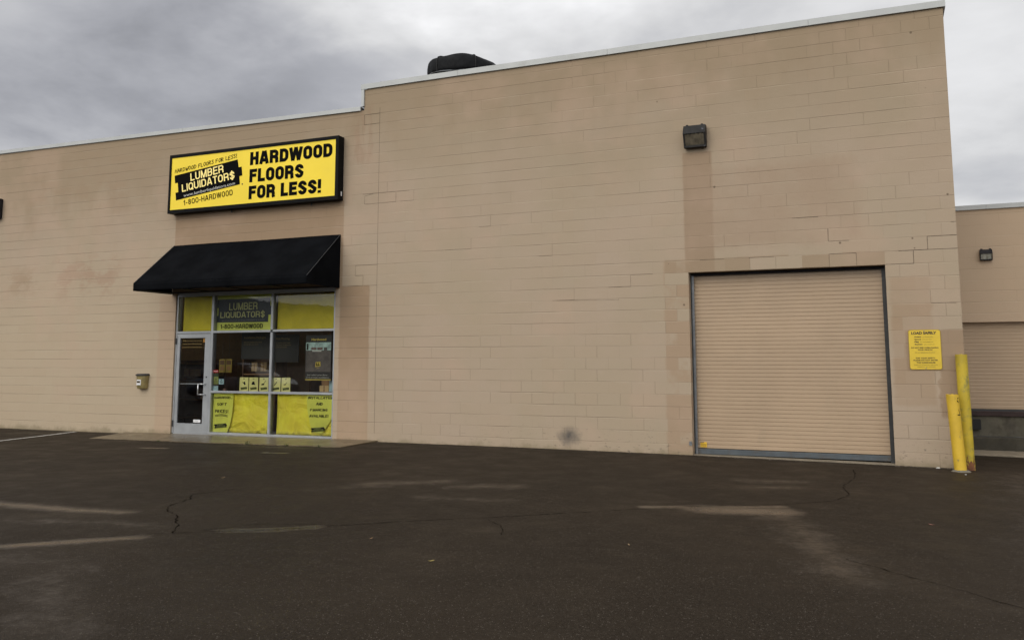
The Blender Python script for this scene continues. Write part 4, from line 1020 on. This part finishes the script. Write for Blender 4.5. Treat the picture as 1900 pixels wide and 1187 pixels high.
# ------------------------------------------------------------------ awning
e = tag(empty('awning', (-9.14, 0, 3.02)), 'black sloping canvas awning above the shop door and windows', 'awning'); off = (-9.14, 0, 3.02)
ax0, ax1, ay, zt, zv, zb = -11.31, -6.965, -1.085, 4.095, 3.178, 3.022
mb = MB(off); rows = []
for j in range(17):
    t = j/16
    rows.append([(x, -.006+(ay+.006)*t+.0*t, zt+(zv-zt)*t-.012*math.sin(math.pi*t)*(1-.55*abs(math.cos(math.pi*(x-ax0)/1.0867)))+.003*math.sin(x*2.3+t*4)) for x in np.linspace(ax0, ax1, 60)])
mb.grid(rows, M['canvas']); mb.build('canopy', e, smooth=True, solid=.004)
mb = MB(off); rows = []
for j in range(5):
    t = j/4; rows.append([(x, ay-.002+.004*math.sin(x*3.1)*t, zv+(zb-zv)*t+.003*math.sin(x*2.7)*t) for x in np.linspace(ax0, ax1, 60)])
mb.grid(rows, M['canvas']); mb.build('valance', e, smooth=True, solid=.004)
for x in (ax0, ax1):
    mb = MB(off); mb.face([(x, -.004, zt), (x, ay, zv), (x, ay, zb), (x, -.004, zb)], M['canvas']); mb.build('side_panel', e, solid=.004)
mb = MB(off); G = M['steel_dark']
for x in list(np.linspace(ax0+.03, ax1-.03, 5)):
    mb.tube([(x, -.02, zt-.04), (x, ay+.03, zv-.035)], .0127, G, 8); mb.tube([(x, -.02, zb+.03), (x, ay+.03, zb+.03)], .0127, G, 8)
    mb.tube([(x, ay+.03, zv-.035), (x, ay+.03, zb+.03)], .0127, G, 8)
for yy, zz in ((-.02, zt-.04), (ay+.03, zv-.035), (ay+.03, zb+.03), (-.02, zb+.03)): mb.tube([(ax0+.02, yy, zz), (ax1-.02, yy, zz)], .0127, G, 8)
mb.build('frame', e)
mb = MB(off)
for x in (ax0+.003, ax1-.003): mb.tube([(x, -.006, zt+.003), (x, ay, zv+.003)], .0045, mat('grey_piping', (.05, .052, .055), .5), 6)
mb.build('piping', e)

# ------------------------------------------------------------------ wall lights
def wall_light(name, cx, cz, w, h, d, y, label, hm, lm_, lens_d=.75):
    off = (cx, y, cz); e = tag(empty(name, off), label, 'light', 'box lights on the block walls')
    x0, x1 = cx-w/2, cx+w/2; zt, zb, zm = cz+h/2, cz-h/2, cz+h*.08
    mb = MB(off); mb.box(x0+w*.03, x1-w*.03, y-.03, y-.001, zb+h*.03, zt-h*.02, hm); mb.build('back_box', e, bevel=.006)
    # hood: tapered upper part
    mb = MB(off)
    mb.hexa([(x0, y-d, zm), (x1, y-d, zm), (x1, y-.03, zm), (x0, y-.03, zm), (x0+w*.02, y-d*.72, zt-.01), (x1-w*.02, y-d*.72, zt-.01), (x1-w*.02, y-.03, zt), (x0+w*.02, y-.03, zt)], hm)
    for s in (-1, 1): mb.box(cx+s*w*.33-.02, cx+s*w*.33+.02, y-d*.62, y-d*.38, zt-.008, zt+.012, hm)
    mb.build('housing', e, bevel=.006)
    mb = MB(off); b = w*.075
    mb.hexa([(x0+w*.01, y-d*lens_d*.8, zb), (x1-w*.01, y-d*lens_d*.8, zb), (x1-w*.01, y-.03, zb), (x0+w*.01, y-.03, zb), (x0+w*.01, y-d*lens_d*.8, zb+h*.1), (x1-w*.01, y-d*lens_d*.8, zb+h*.1), (x1-w*.01, y-.03, zb+h*.1), (x0+w*.01, y-.03, zb+h*.1)], hm)
    for s in (0, 1):
        xa, xb = (x0+w*.01, x0+w*.01+b) if s == 0 else (x1-w*.01-b, x1-w*.01)
        mb.hexa([(xa, y-d*lens_d*.8, zb+h*.1), (xb, y-d*lens_d*.8, zb+h*.1), (xb, y-.03, zb+h*.1), (xa, y-.03, zb+h*.1), (xa, y-d*.96, zm-.001), (xb, y-d*.96, zm-.001), (xb, y-.03, zm-.001), (xa, y-.03, zm-.001)], hm)
    mb.build('door_frame', e, bevel=.004)
    mb = MB(off); xa, xb = x0+w*.01+b, x1-w*.01-b; rows = []
    for j in range(7):
        t = j/6; rows.append([(x, y-d*(lens_d*.8+(.96-lens_d*.8)*t)+.012+.004*math.cos((x-cx)*90), zb+h*.1+(zm-.002-zb-h*.1)*t) for x in np.linspace(xa, xb, 40)])
    mb.grid(rows, lm_); mb.build('lens', e, smooth=True)
    return e
wall_light('wall_light', .188, 5.355, .385, .385, .19, 0, 'weathered box light with peeling hood on the block wall above the roller door', M['lamp_metal'], M['lens'])
wall_light('wall_light', -17.10, 5.31, .44, .50, .2, 0, 'dark box light cut off at the left edge of the picture', M['lamp_plain'], M['lens2'])
wall_light('wall_light', 4.785, 3.505, .212, .205, .11, 3.5, 'small dark box light above the loading dock door at the far right', M['lamp_plain'], M['lens2'])

# ------------------------------------------------------------------ wall box by the door
e = tag(empty('wall_mailbox', (-12.0, 0, .975)), 'olive gold wall box with dark lid and white label beside the door', 'wall box'); off = (-12.0, 0, .975)
mb = MB(off); n = 12; rows = []
def half(z, w, d, cx=-12.0):
    return [(cx+w/2*math.sin(t)*(1 if abs(math.sin(t)) < 1 else 1), -.004-d*max(0, math.cos(t))**.55, z) for t in np.linspace(-math.pi/2, math.pi/2, n)]
rows = [half(z, w, d) for z, w, d in ((.98, .235, .11), (1.0, .25, .125), (1.15, .275, .135), (1.268, .29, .145))]
mb.grid(rows, M['box_olive'])
mb.f.append(tuple(range(n-1, -1, -1))); mb.m.append(0)
mb.build('body', e, smooth=True)
mb = MB(off); r1 = half(1.262, .315, .165); r2 = half(1.285, .315, .165); r3 = half(1.305, .28, .11)
mb.grid([r1, r2, r3], M['steel_dark']); k = len(mb.v); mb.v += r3; mb.f.append(tuple(range(k, k+n))); mb.m.append(0); k = len(mb.v); mb.v += r1; mb.f.append(tuple(range(k+n-1, k-1, -1))); mb.m.append(0)
mb.build('lid', e)
mb = MB(off); xs = np.linspace(-.068, .068, 7)
def lx(x, z): 
    t = math.asin(max(-1, min(1, x/(.275/2)))); return -.004-.137*math.cos(t)**.55-.003
mb.grid([[(-12.02+x, lx(x-.02, 0), z) for x in xs] for z in (1.06, 1.10, 1.14, 1.175)], M['label_white'])
mb.grid([[(-12.02+x*.75, lx(x*.75-.02, 0)-.002, z) for x in xs] for z in (1.105, 1.13, 1.15)], M['ink_brown']); mb.build('sticker', e)

# ------------------------------------------------------------------ loading sign
e = tag(empty('loading_sign', (3.54, 0, 1.44)), 'yellow loading notice with small black lettering right of the roller door', 'sign'); off = (3.54, 0, 1.44)
def rrect(x0, x1, z0, z1, r, n=6):
    P = []
    for cx_, cz_, a in ((x1-r, z0+r, -90), (x1-r, z1-r, 0), (x0+r, z1-r, 90), (x0+r, z0+r, 180)):
        for k in range(n+1): t = math.radians(a+90*k/n); P.append((cx_+r*math.cos(t), cz_+r*math.sin(t)))
    return P
mb = MB(off); mb.prism(rrect(3.316, 3.764, 1.437, 2.039, .035), -.010, -.001, M['loadb']); mb.prism(rrect(3.325, 3.755, 1.446, 2.030, .03), -.0115, -.0095, M['loady'])
for x, z in ((3.54, 2.018), (3.54, 1.457)): mb.tube([(x, -.0115, z), (x, -.016, z)], .007, M['galv'], 8)
mb.build('plate', e)
mb = MB(off); I = M['ink_brown']; y = -.0135
for st, bl, br, h, bo in [('LOAD SAFELY', (3.362, 1.969), (3.705, 1.971), .038, .05), ('Protect', (3.404, 1.921), (3.494, 1.923), .018, .04), ('your vehicle and product', (3.515, 1.921), (3.66, 1.923), .012, 0),
    ('Secure', (3.402, 1.884), (3.492, 1.885), .018, .04), ('all of your load', (3.51, 1.884), (3.635, 1.885), .012, 0), ('Flag', (3.401, 1.847), (3.461, 1.849), .018, .04), ('any overhanging load', (3.478, 1.847), (3.655, 1.849), .012, 0),
    ('Restrain', (3.404, 1.809), (3.509, 1.81), .018, .04), ('before you drive off', (3.53, 1.809), (3.67, 1.81), .012, 0),
    ('DO NOT RISK OVERLOADING', (3.352, 1.757), (3.723, 1.757), .02, .03), ('YOUR VEHICLE', (3.439, 1.727), (3.64, 1.727), .018, .03), ('Use our delivery service option', (3.40, 1.689), (3.675, 1.689), .014, 0),
    ('FOR YOUR SAFETY', (3.407, 1.601), (3.674, 1.603), .02, .03), ('PLEASE DO NOT ENTER', (3.374, 1.569), (3.707, 1.571), .02, .03), ('THE WAREHOUSE', (3.414, 1.534), (3.67, 1.535), .02, .03),
    ('Employees will load your vehicle with', (3.381, 1.503), (3.702, 1.505), .012, 0), ('materials you have purchased', (3.419, 1.475), (3.666, 1.477), .012, 0)]:
    write(mb, st, bl, br, (bl[0], bl[1]+h), y, I, bo)
mb.build('lettering', e)

# ------------------------------------------------------------------ bollards
def bollard(bx, by, tx, ty, h, r, m, label, rag=0.0, rust=False, seed=1):
    z0 = gnd(bx, by); e = tag(empty('bollard', (bx, by, z0)), label, 'bollard', 'yellow steel posts guarding the corner'); off = (bx, by, z0)
    rnd = random.Random(seed); n = 28; rows = []; L = 16
    for j in range(L+1):
        t = j/L; cx_, cy_ = bx+(tx-bx)*t, by+(ty-by)*t
        rows.append([(cx_+(r+.0015*math.sin(j*1.7+k))*math.cos(2*math.pi*k/n), cy_+(r+.0015*math.sin(j*1.7+k))*math.sin(2*math.pi*k/n), z0-.05+t*(h+.05)+(rag*rnd.uniform(-1, 1) if j == L else 0)) for k in range(n)])
        rows[-1].append(rows[-1][0])
    mb = MB(off); mb.grid(rows, m)
    mb.build('post', e, smooth=True)
    # concrete fill a little below the rim
    mb = MB(off); k0 = len(mb.v); mb.v += [(tx+(r-.004)*math.cos(2*math.pi*k/n), ty+(r-.004)*math.sin(2*math.pi*k/n), z0+h-.012) for k in range(n)]
    mb.v.append((tx, ty, z0+h+.008))
    for k in range(n): mb.f.append((k, (k+1) % n, n)); mb.m.append(mb.mi(m))
    mb.build('cap', e, smooth=True)
    if rust:
        mb = MB(off); rr = []
        for j in range(5):
            t = j/4; rr.append([(bx+(tx-bx)*(t*.16/h)+(r+.0025)*math.cos(2*math.pi*k/n), by+(r+.0025)*math.sin(2*math.pi*k/n), z0+t*(.14+.05*math.sin(k*2.3)+.03*math.sin(k*5.1))) for k in range(n)]); rr[-1].append(rr[-1][0])
        mb.grid(rr, M['rust']); mb.build('rust_patch', e, smooth=True)
    else:
        mb = MB(off); rr = []
        for j in range(4):
            t = j/3; R = r+.05*(1-t)+.004; rr.append([(bx+(R+.012*math.sin(k*1.7+j))*math.cos(2*math.pi*k/n), by+(R+.012*math.sin(k*1.3))*math.sin(2*math.pi*k/n), z0-.01+.035*t) for k in range(n)]); rr[-1].append(rr[-1][0])
        mb.grid(rr, M['concrete']); mb.build('concrete_collar', e)
    return e
e1 = bollard(3.90, -.36, 3.845, -.36, 1.088, .083, M['bollard'], 'short bright yellow leaning bollard in front of the wall corner', rag=.006, seed=3)
e2 = bollard(4.028, -.10, 4.012, -.10, 1.665, .080, M['bollard2'], 'taller weathered yellow bollard behind the short leaning bollard', rust=True, seed=5)
# black scrawl on the short bollard
mb = MB((3.90, -.36, 0)); 
def onb(ang, z, r=.0845):
    t = z/1.088; return (3.90-.055*t+r*math.cos(ang), -.36+r*math.sin(ang), z)
def bl(pts, w=.006):
    for (a, z), (b_, zz) in zip(pts[:-1], pts[1:]):
        n = 4
        for q in range(n):
            p0 = (a+(b_-a)*q/n, z+(zz-z)*q/n); p1 = (a+(b_-a)*(q+1)/n, z+(zz-z)*(q+1)/n)
            mb.face([onb(p0[0], p0[1]-w), onb(p1[0], p1[1]-w), onb(p1[0], p1[1]+w), onb(p0[0], p0[1]+w)], M['ink'])
bl([(-1.1, .80), (-.5, .80)]); bl([(-.9, .88), (-.6, .82), (-.5, .90)]); bl([(-.95, 1.0), (-.6, .98)], .01); bl([(-.8, 1.03), (-.5, 1.04)], .008)
mb.off = Vector((3.90, -.36, gnd(3.9, -.36))); mb.build('black_scrawl', e1)

# grit washed against the foot of the wall
mb = MB(); rnd = random.Random(21)
gm = mat('grit', (.12, .10, .075), .9, vary=.5, vscale=40)
for k in range(420):
    x = rnd.choice([rnd.uniform(-17, -12.5), rnd.uniform(-6, 0), rnd.uniform(-6, 0), rnd.uniform(3.05, 4.0), rnd.uniform(0, 3)]); y = -abs(rnd.gauss(0, .06))-.008; q = rnd.uniform(.003, .009); z = gnd(x, y)
    mb.hexa([(x-q, y-q*.7, z), (x+q, y-q*.9, z), (x+q*.8, y+q, z), (x-q*.9, y+q*.8, z), (x-q*.5, y-q*.5, z+q), (x+q*.6, y-q*.4, z+q*.8), (x+q*.4, y+q*.5, z+q*1.1), (x-q*.5, y+q*.4, z+q*.7)], gm)
tag(mb.build('grit'), 'loose grit washed against the foot of the block wall', 'grit', kind='stuff')
# fallen leaves on the asphalt
for k, (x, y, s, a, lab) in enumerate([(-.33, -8.42, .026, .4, 'small yellow leaf on the asphalt in the middle foreground'), (-1.2, -7.9, .022, 1.3, 'small brown leaf on the asphalt right of the puddle'), (.9, -7.2, .022, 2.2, 'tiny dry leaf on the asphalt below the roller door'), (-5.1, -5.3, .03, .9, 'small dry leaf on the asphalt in front of the slab'), (3.3, -5.1, .03, 2.9, 'small reddish leaf on the asphalt at the right')]):
    z = gnd(x, y)+.006; mb = MB((x, y, z)); ca, sa = math.cos(a), math.sin(a)
    P = [(x+s*(u*ca-v*sa), y+s*(u*sa+v*ca), z+h) for u, v, h in ((-1, 0, .004), (-.4, -.35, 0), (.4, -.3, .003), (1, 0, .009), (.4, .35, .004), (-.4, .3, .001))]
    mb.face(P, mat('dry_leaf', ((.30, .24, .07), (.16, .09, .04), (.22, .15, .08), (.2, .13, .06), (.28, .13, .09))[k], .8)); tag(mb.build('fallen_leaf', solid=.001), lab, 'leaf', 'fallen leaves on the asphalt')
# litter by the bollards
for k, (x, y, s, lab) in enumerate([(3.62, -.12, .03, 'white scrap of litter at the foot of the wall'), (3.93, -.75, .014, 'tiny pale scrap in front of the short bollard')]):
    mb = MB((x, y, gnd(x, y))); z = gnd(x, y)+.004
    mb.hexa([(x-s, y-s*.5, z), (x+s*.8, y-s*.7, z), (x+s, y+s*.4, z), (x-s*.7, y+s*.6, z), (x-s*.6, y-s*.3, z+s*.5), (x+s*.5, y-s*.4, z+s*.3), (x+s*.6, y+s*.2, z+s*.6), (x-s*.4, y+s*.3, z+s*.35)], M['paint_white'])
    tag(mb.build('litter'), lab, 'litter')

# ------------------------------------------------------------------ covered roof fan
e = tag(empty('roof_fan', (-4.98, 1.5, 6.68)), 'round roof ventilator wrapped in black tarpaulin above the coping', 'ventilator'); off = (-4.98, 1.5, 6.68)
cx_, cy_ = -4.98, 1.5
mb = MB(off); mb.box(cx_-.42, cx_+.42, cy_-.42, cy_+.42, 6.66, 7.35, M['galv']); mb.build('curb', e, bevel=.01)
mb = MB(off); n = 72; rows = []
rings = [(0.0, .742), (.05, .750), (.12, .757), (.2, .754), (.27, .745), (.32, .72), (.345, .66), (.358, .5), (.364, .25), (.366, .02)]
for j, (hz, rr) in enumerate(rings):
    r = []
    for k in range(n):
        t = 2*math.pi*k/n; fold = .010*math.sin(t*9+.6)+.006*math.sin(t*17+j*.25)
        R = rr+fold*(1-j/9)
        x = cx_+R*math.cos(t); y_ = cy_+R*math.sin(t)
        z_ = 7.585+hz*.92 - (.045 if j == 0 else 0) + .075*math.sin(t)*rr/.76 + (.05*math.exp(-((t-math.radians(235))/.55)**2) if j == 0 else 0)
        side = max(0, math.cos(t))*rr/.76                       # the east side slopes away
        z_ -= (hz/.375)*.21*side**4
        z_ += .012*math.sin(t*5+1)*(hz/.375)
        r.append((x, y_, z_))
    r.append(r[0]); rows.append(r)
mb.grid(rows, M['tarp']); mb.build('tarpaulin', e, smooth=True, solid=.006)
mb = MB(off); pts = []
for k in range(n+1):
    t = 2*math.pi*k/n; z_ = 7.535+.075*math.sin(t)+.05*math.exp(-((t % (2*math.pi)-math.radians(235))/.55)**2)
    pts.append((cx_+.74*math.cos(t), cy_+.74*math.sin(t), z_))
mb.tube(pts, .012, M['galv'], 6, False); mb.build('hem_rope', e)
mb = MB(off); mb.tube([(cx_, cy_, 7.35), (cx_, cy_, 7.52)], .5, M['steel_dark'], 32); mb.build('fan_base', e)
for a in (200, 250, 315):
    t = math.radians(a); mb = MB(off); P = []
    for j, (hz, rr) in enumerate(rings[:8]):
        side = max(0, math.cos(t))*rr/.76
        P.append((cx_+(rr+.012)*math.cos(t), cy_+(rr+.012)*math.sin(t), 7.585+hz*.92+.075*math.sin(t)*rr/.76-(hz/.375)*.21*side**4+.004))
    mb.tube(P, .012, M['rubber'], 6); mb.build('strap', e)

# ------------------------------------------------------------------ warehouse at the right with its loading dock
Wb = tag(empty('warehouse_building', (7, 3.5, 0)), 'lower tan block warehouse wing with a loading dock at the right edge', 'building'); off = (7, 3.5, 0)
yw = 3.5; mb = MB(off); w2 = M['wall2']
mb.box(4.067, 16, yw, yw+.2, 2.275, 4.36, w2); mb.box(7.6, 16, yw, yw+.2, -.3, 2.275, w2); mb.box(15.8, 16, yw+.2, 14, -.3, 4.36, w2)
mb.build('wall', Wb)
mb = MB(off); mb.box(4.067, 16, yw+.2, 14, 4.1, 4.2, M['roof']); mb.build('roof', Wb)
mb = MB(off)
for a, b in ((4.067, 4.84), (4.843, 7.9), (7.903, 10.9), (10.903, 16.03)): mb.box(a, b, yw-.035, yw+.25, 4.36, 4.445, M['coping'])
mb.build('coping', Wb)
mb = MB(off); zs = []; z = .70
while z < 2.36: zs += [(z, .003), (z+.012, 0), (z+.055, -.001), (z+.062, .002)]; z += .066
mb.grid([[(x, yw+.12+d, zz) for x in np.linspace(4.10, 7.6, 12)] for zz, d in zs], M['slat']); dd = mb.build('dock_door', Wb)
mb = MB(off); mb.box(4.1, 7.6, yw+.10, yw+.15, .665, .70, M['guide']); mb.build('bottom_bar', dd)
mb = MB(off); mb.box(4.067, 7.6, yw-.02, yw+.2, .58, .665, M['dockred']); mb.build('dock_lip', Wb, bevel=.005)
mb = MB(off); mb.box(4.067, 7.6, yw+.02, yw+.2, .22, .58, M['dockc']); mb.build('dock_wall', Wb)
mb = MB(off); mb.box(4.067, 7.6, yw-.28, yw+.02, -.2, .215, M['dockbeam']); mb.build('dock_step', Wb, bevel=.015)
for x, z0, z1 in ((4.44, .34, .52), (5.62, .30, .52)):
    mb = MB(off); mb.box(x-.085, x+.085, yw-.10, yw+.02, z0, z1, M['rubber']); mb.build('dock_bumper', Wb, bevel=.006)
mb = MB(off); mb.prism([(5.20, .578), (5.32, .44), (5.36, .24), (5.50, .24), (5.53, .578)], yw+.012, yw+.02, M['dockred']); mb.build('rust_streak', Wb)
mb = MB(); mb.box(4.067, 8.2, 2.42, 3.22, -.2, -.005, M['sill_c']); tag(mb.build('dock_apron', bevel=.01), 'narrow concrete strip at the foot of the loading dock', 'pavement', kind='structure')

# ------------------------------------------------------------------ what stands behind the camera and is mirrored in the glass
mb = MB(); rnd = random.Random(11); rows = [[], [], [], []]; NH = 1400; rough = 0
for k in range(NH):
    az = 150+240*k/(NH-1); t = math.radians(az); R = 420
    rough = rough*.7+rnd.uniform(-.45, .45)
    h = float(np.interp(az, [150, 200, 224, 226, 228.4, 229.4, 231, 233, 235, 240, 300, 390], [16, 22, 31, 33, 33.5, 30.8, 30, 29, 27.3, 25, 20, 18]))
    h += .9*math.sin(k*.043+1.0)+.4*math.sin(k*.21)+rough+rnd.uniform(-.3, .3)
    x, y_ = R*math.cos(t), R*math.sin(t)
    rows[0].append((x*.75, y_*.75, -1)); rows[1].append((x*.84, y_*.84, h*.4+rnd.uniform(-.6, .6))); rows[2].append((x*.93, y_*.93, h*.75+rnd.uniform(-.6, .6))); rows[3].append((x, y_, h))
mb.grid(rows, M['hillm']); tag(mb.build('wooded_hills', smooth=False), 'dark wooded hills seen only as a reflection in the shop glass', 'hills', kind='structure')

# a parked car to the left of the photographer, mirrored in the shop glass
def car(x, y, rot):
    e = tag(empty('parked_car', (x, y, 0), (0, 0, rot)), 'blue grey parked car seen only as a reflection in the shop windows', 'car')
    prof = [(-2.25, .32, .62, .80), (-2.15, .26, .80, .86), (-1.7, .22, .92, .90), (-1.0, .22, .98, .91), (0, .22, 1.0, .92), (1.0, .22, .98, .91), (1.45, .22, .93, .90), (1.95, .24, .84, .86), (2.2, .32, .68, .76)]
    rows = []
    for px_, zb, zt, hw in prof:
        rows.append([(px_, -hw*.9, zb), (px_, -hw, zb+.12), (px_, -hw, (zb+zt)/2), (px_, -hw*.96, zt-.06), (px_, -hw*.84, zt), (px_, 0, zt+.03), (px_, hw*.84, zt), (px_, hw*.96, zt-.06), (px_, hw, (zb+zt)/2), (px_, hw, zb+.12), (px_, hw*.9, zb), (px_, 0, zb-.02)]); rows[-1].append(rows[-1][0])
    mb = MB(); mb.grid(rows, M['car_paint'])
    for r in (rows[0], rows[-1]): mb.face(r[:-1], M['car_paint'])
    mb.build('body', e, smooth=True)
    cab = [(-1.75, .93, .97, .76), (-1.35, .95, 1.30, .70), (-.85, .97, 1.43, .66), (0, .97, 1.47, .66), (.45, .97, 1.42, .66), (1.0, .97, 1.18, .70), (1.35, .93, .98, .76)]
    rows = [[(px_, -hw-.07, zb), (px_, -hw, zb+(zt-zb)*.75), (px_, -hw*.8, zt), (px_, 0, zt+.02), (px_, hw*.8, zt), (px_, hw, zb+(zt-zb)*.75), (px_, hw+.07, zb)] for px_, zb, zt, hw in cab]
    mb = MB(); mb.grid(rows, M['car_glass']); mb.build('windows', e, smooth=True)
    rows = [[(px_, -hw*.84, zt+.004), (px_, -hw*.4, zt+.022), (px_, 0, zt+.03), (px_, hw*.4, zt+.022), (px_, hw*.84, zt+.004)] for px_, zb, zt, hw in [(-1.30, 0, 1.33, .70)]+cab[2:5]+[(.52, 0, 1.40, .66)]]
    mb = MB(); mb.grid(rows, M['car_paint']); mb.build('roof', e, smooth=True, solid=.01)
    for s_ in (-1, 1):
        mb = MB(); mb.tube([(1.33, s_*.80, .95), (.47, s_*.68, 1.42), (-.85, s_*.68, 1.44), (-1.72, s_*.80, .95)], .028, M['car_paint'], 8)
        mb.tube([(-.15, s_*.68, 1.45), (-.2, s_*.80, .97)], .03, M['car_paint'], 8); mb.build('pillar', e, smooth=True)
        for wx in (-1.38, 1.38):
            mb = MB(); mb.tube([(wx, s_*.72, .31), (wx, s_*.925, .31)], .31, M['tyre'], 28); w_ = mb.build('wheel', e)
            mb = MB(); mb.tube([(wx, s_*.90, .31), (wx, s_*.935, .31)], .2, M['alu_bright'], 20); mb.build('rim', w_)
    return e
car(-20.6, -13.4, math.radians(3))
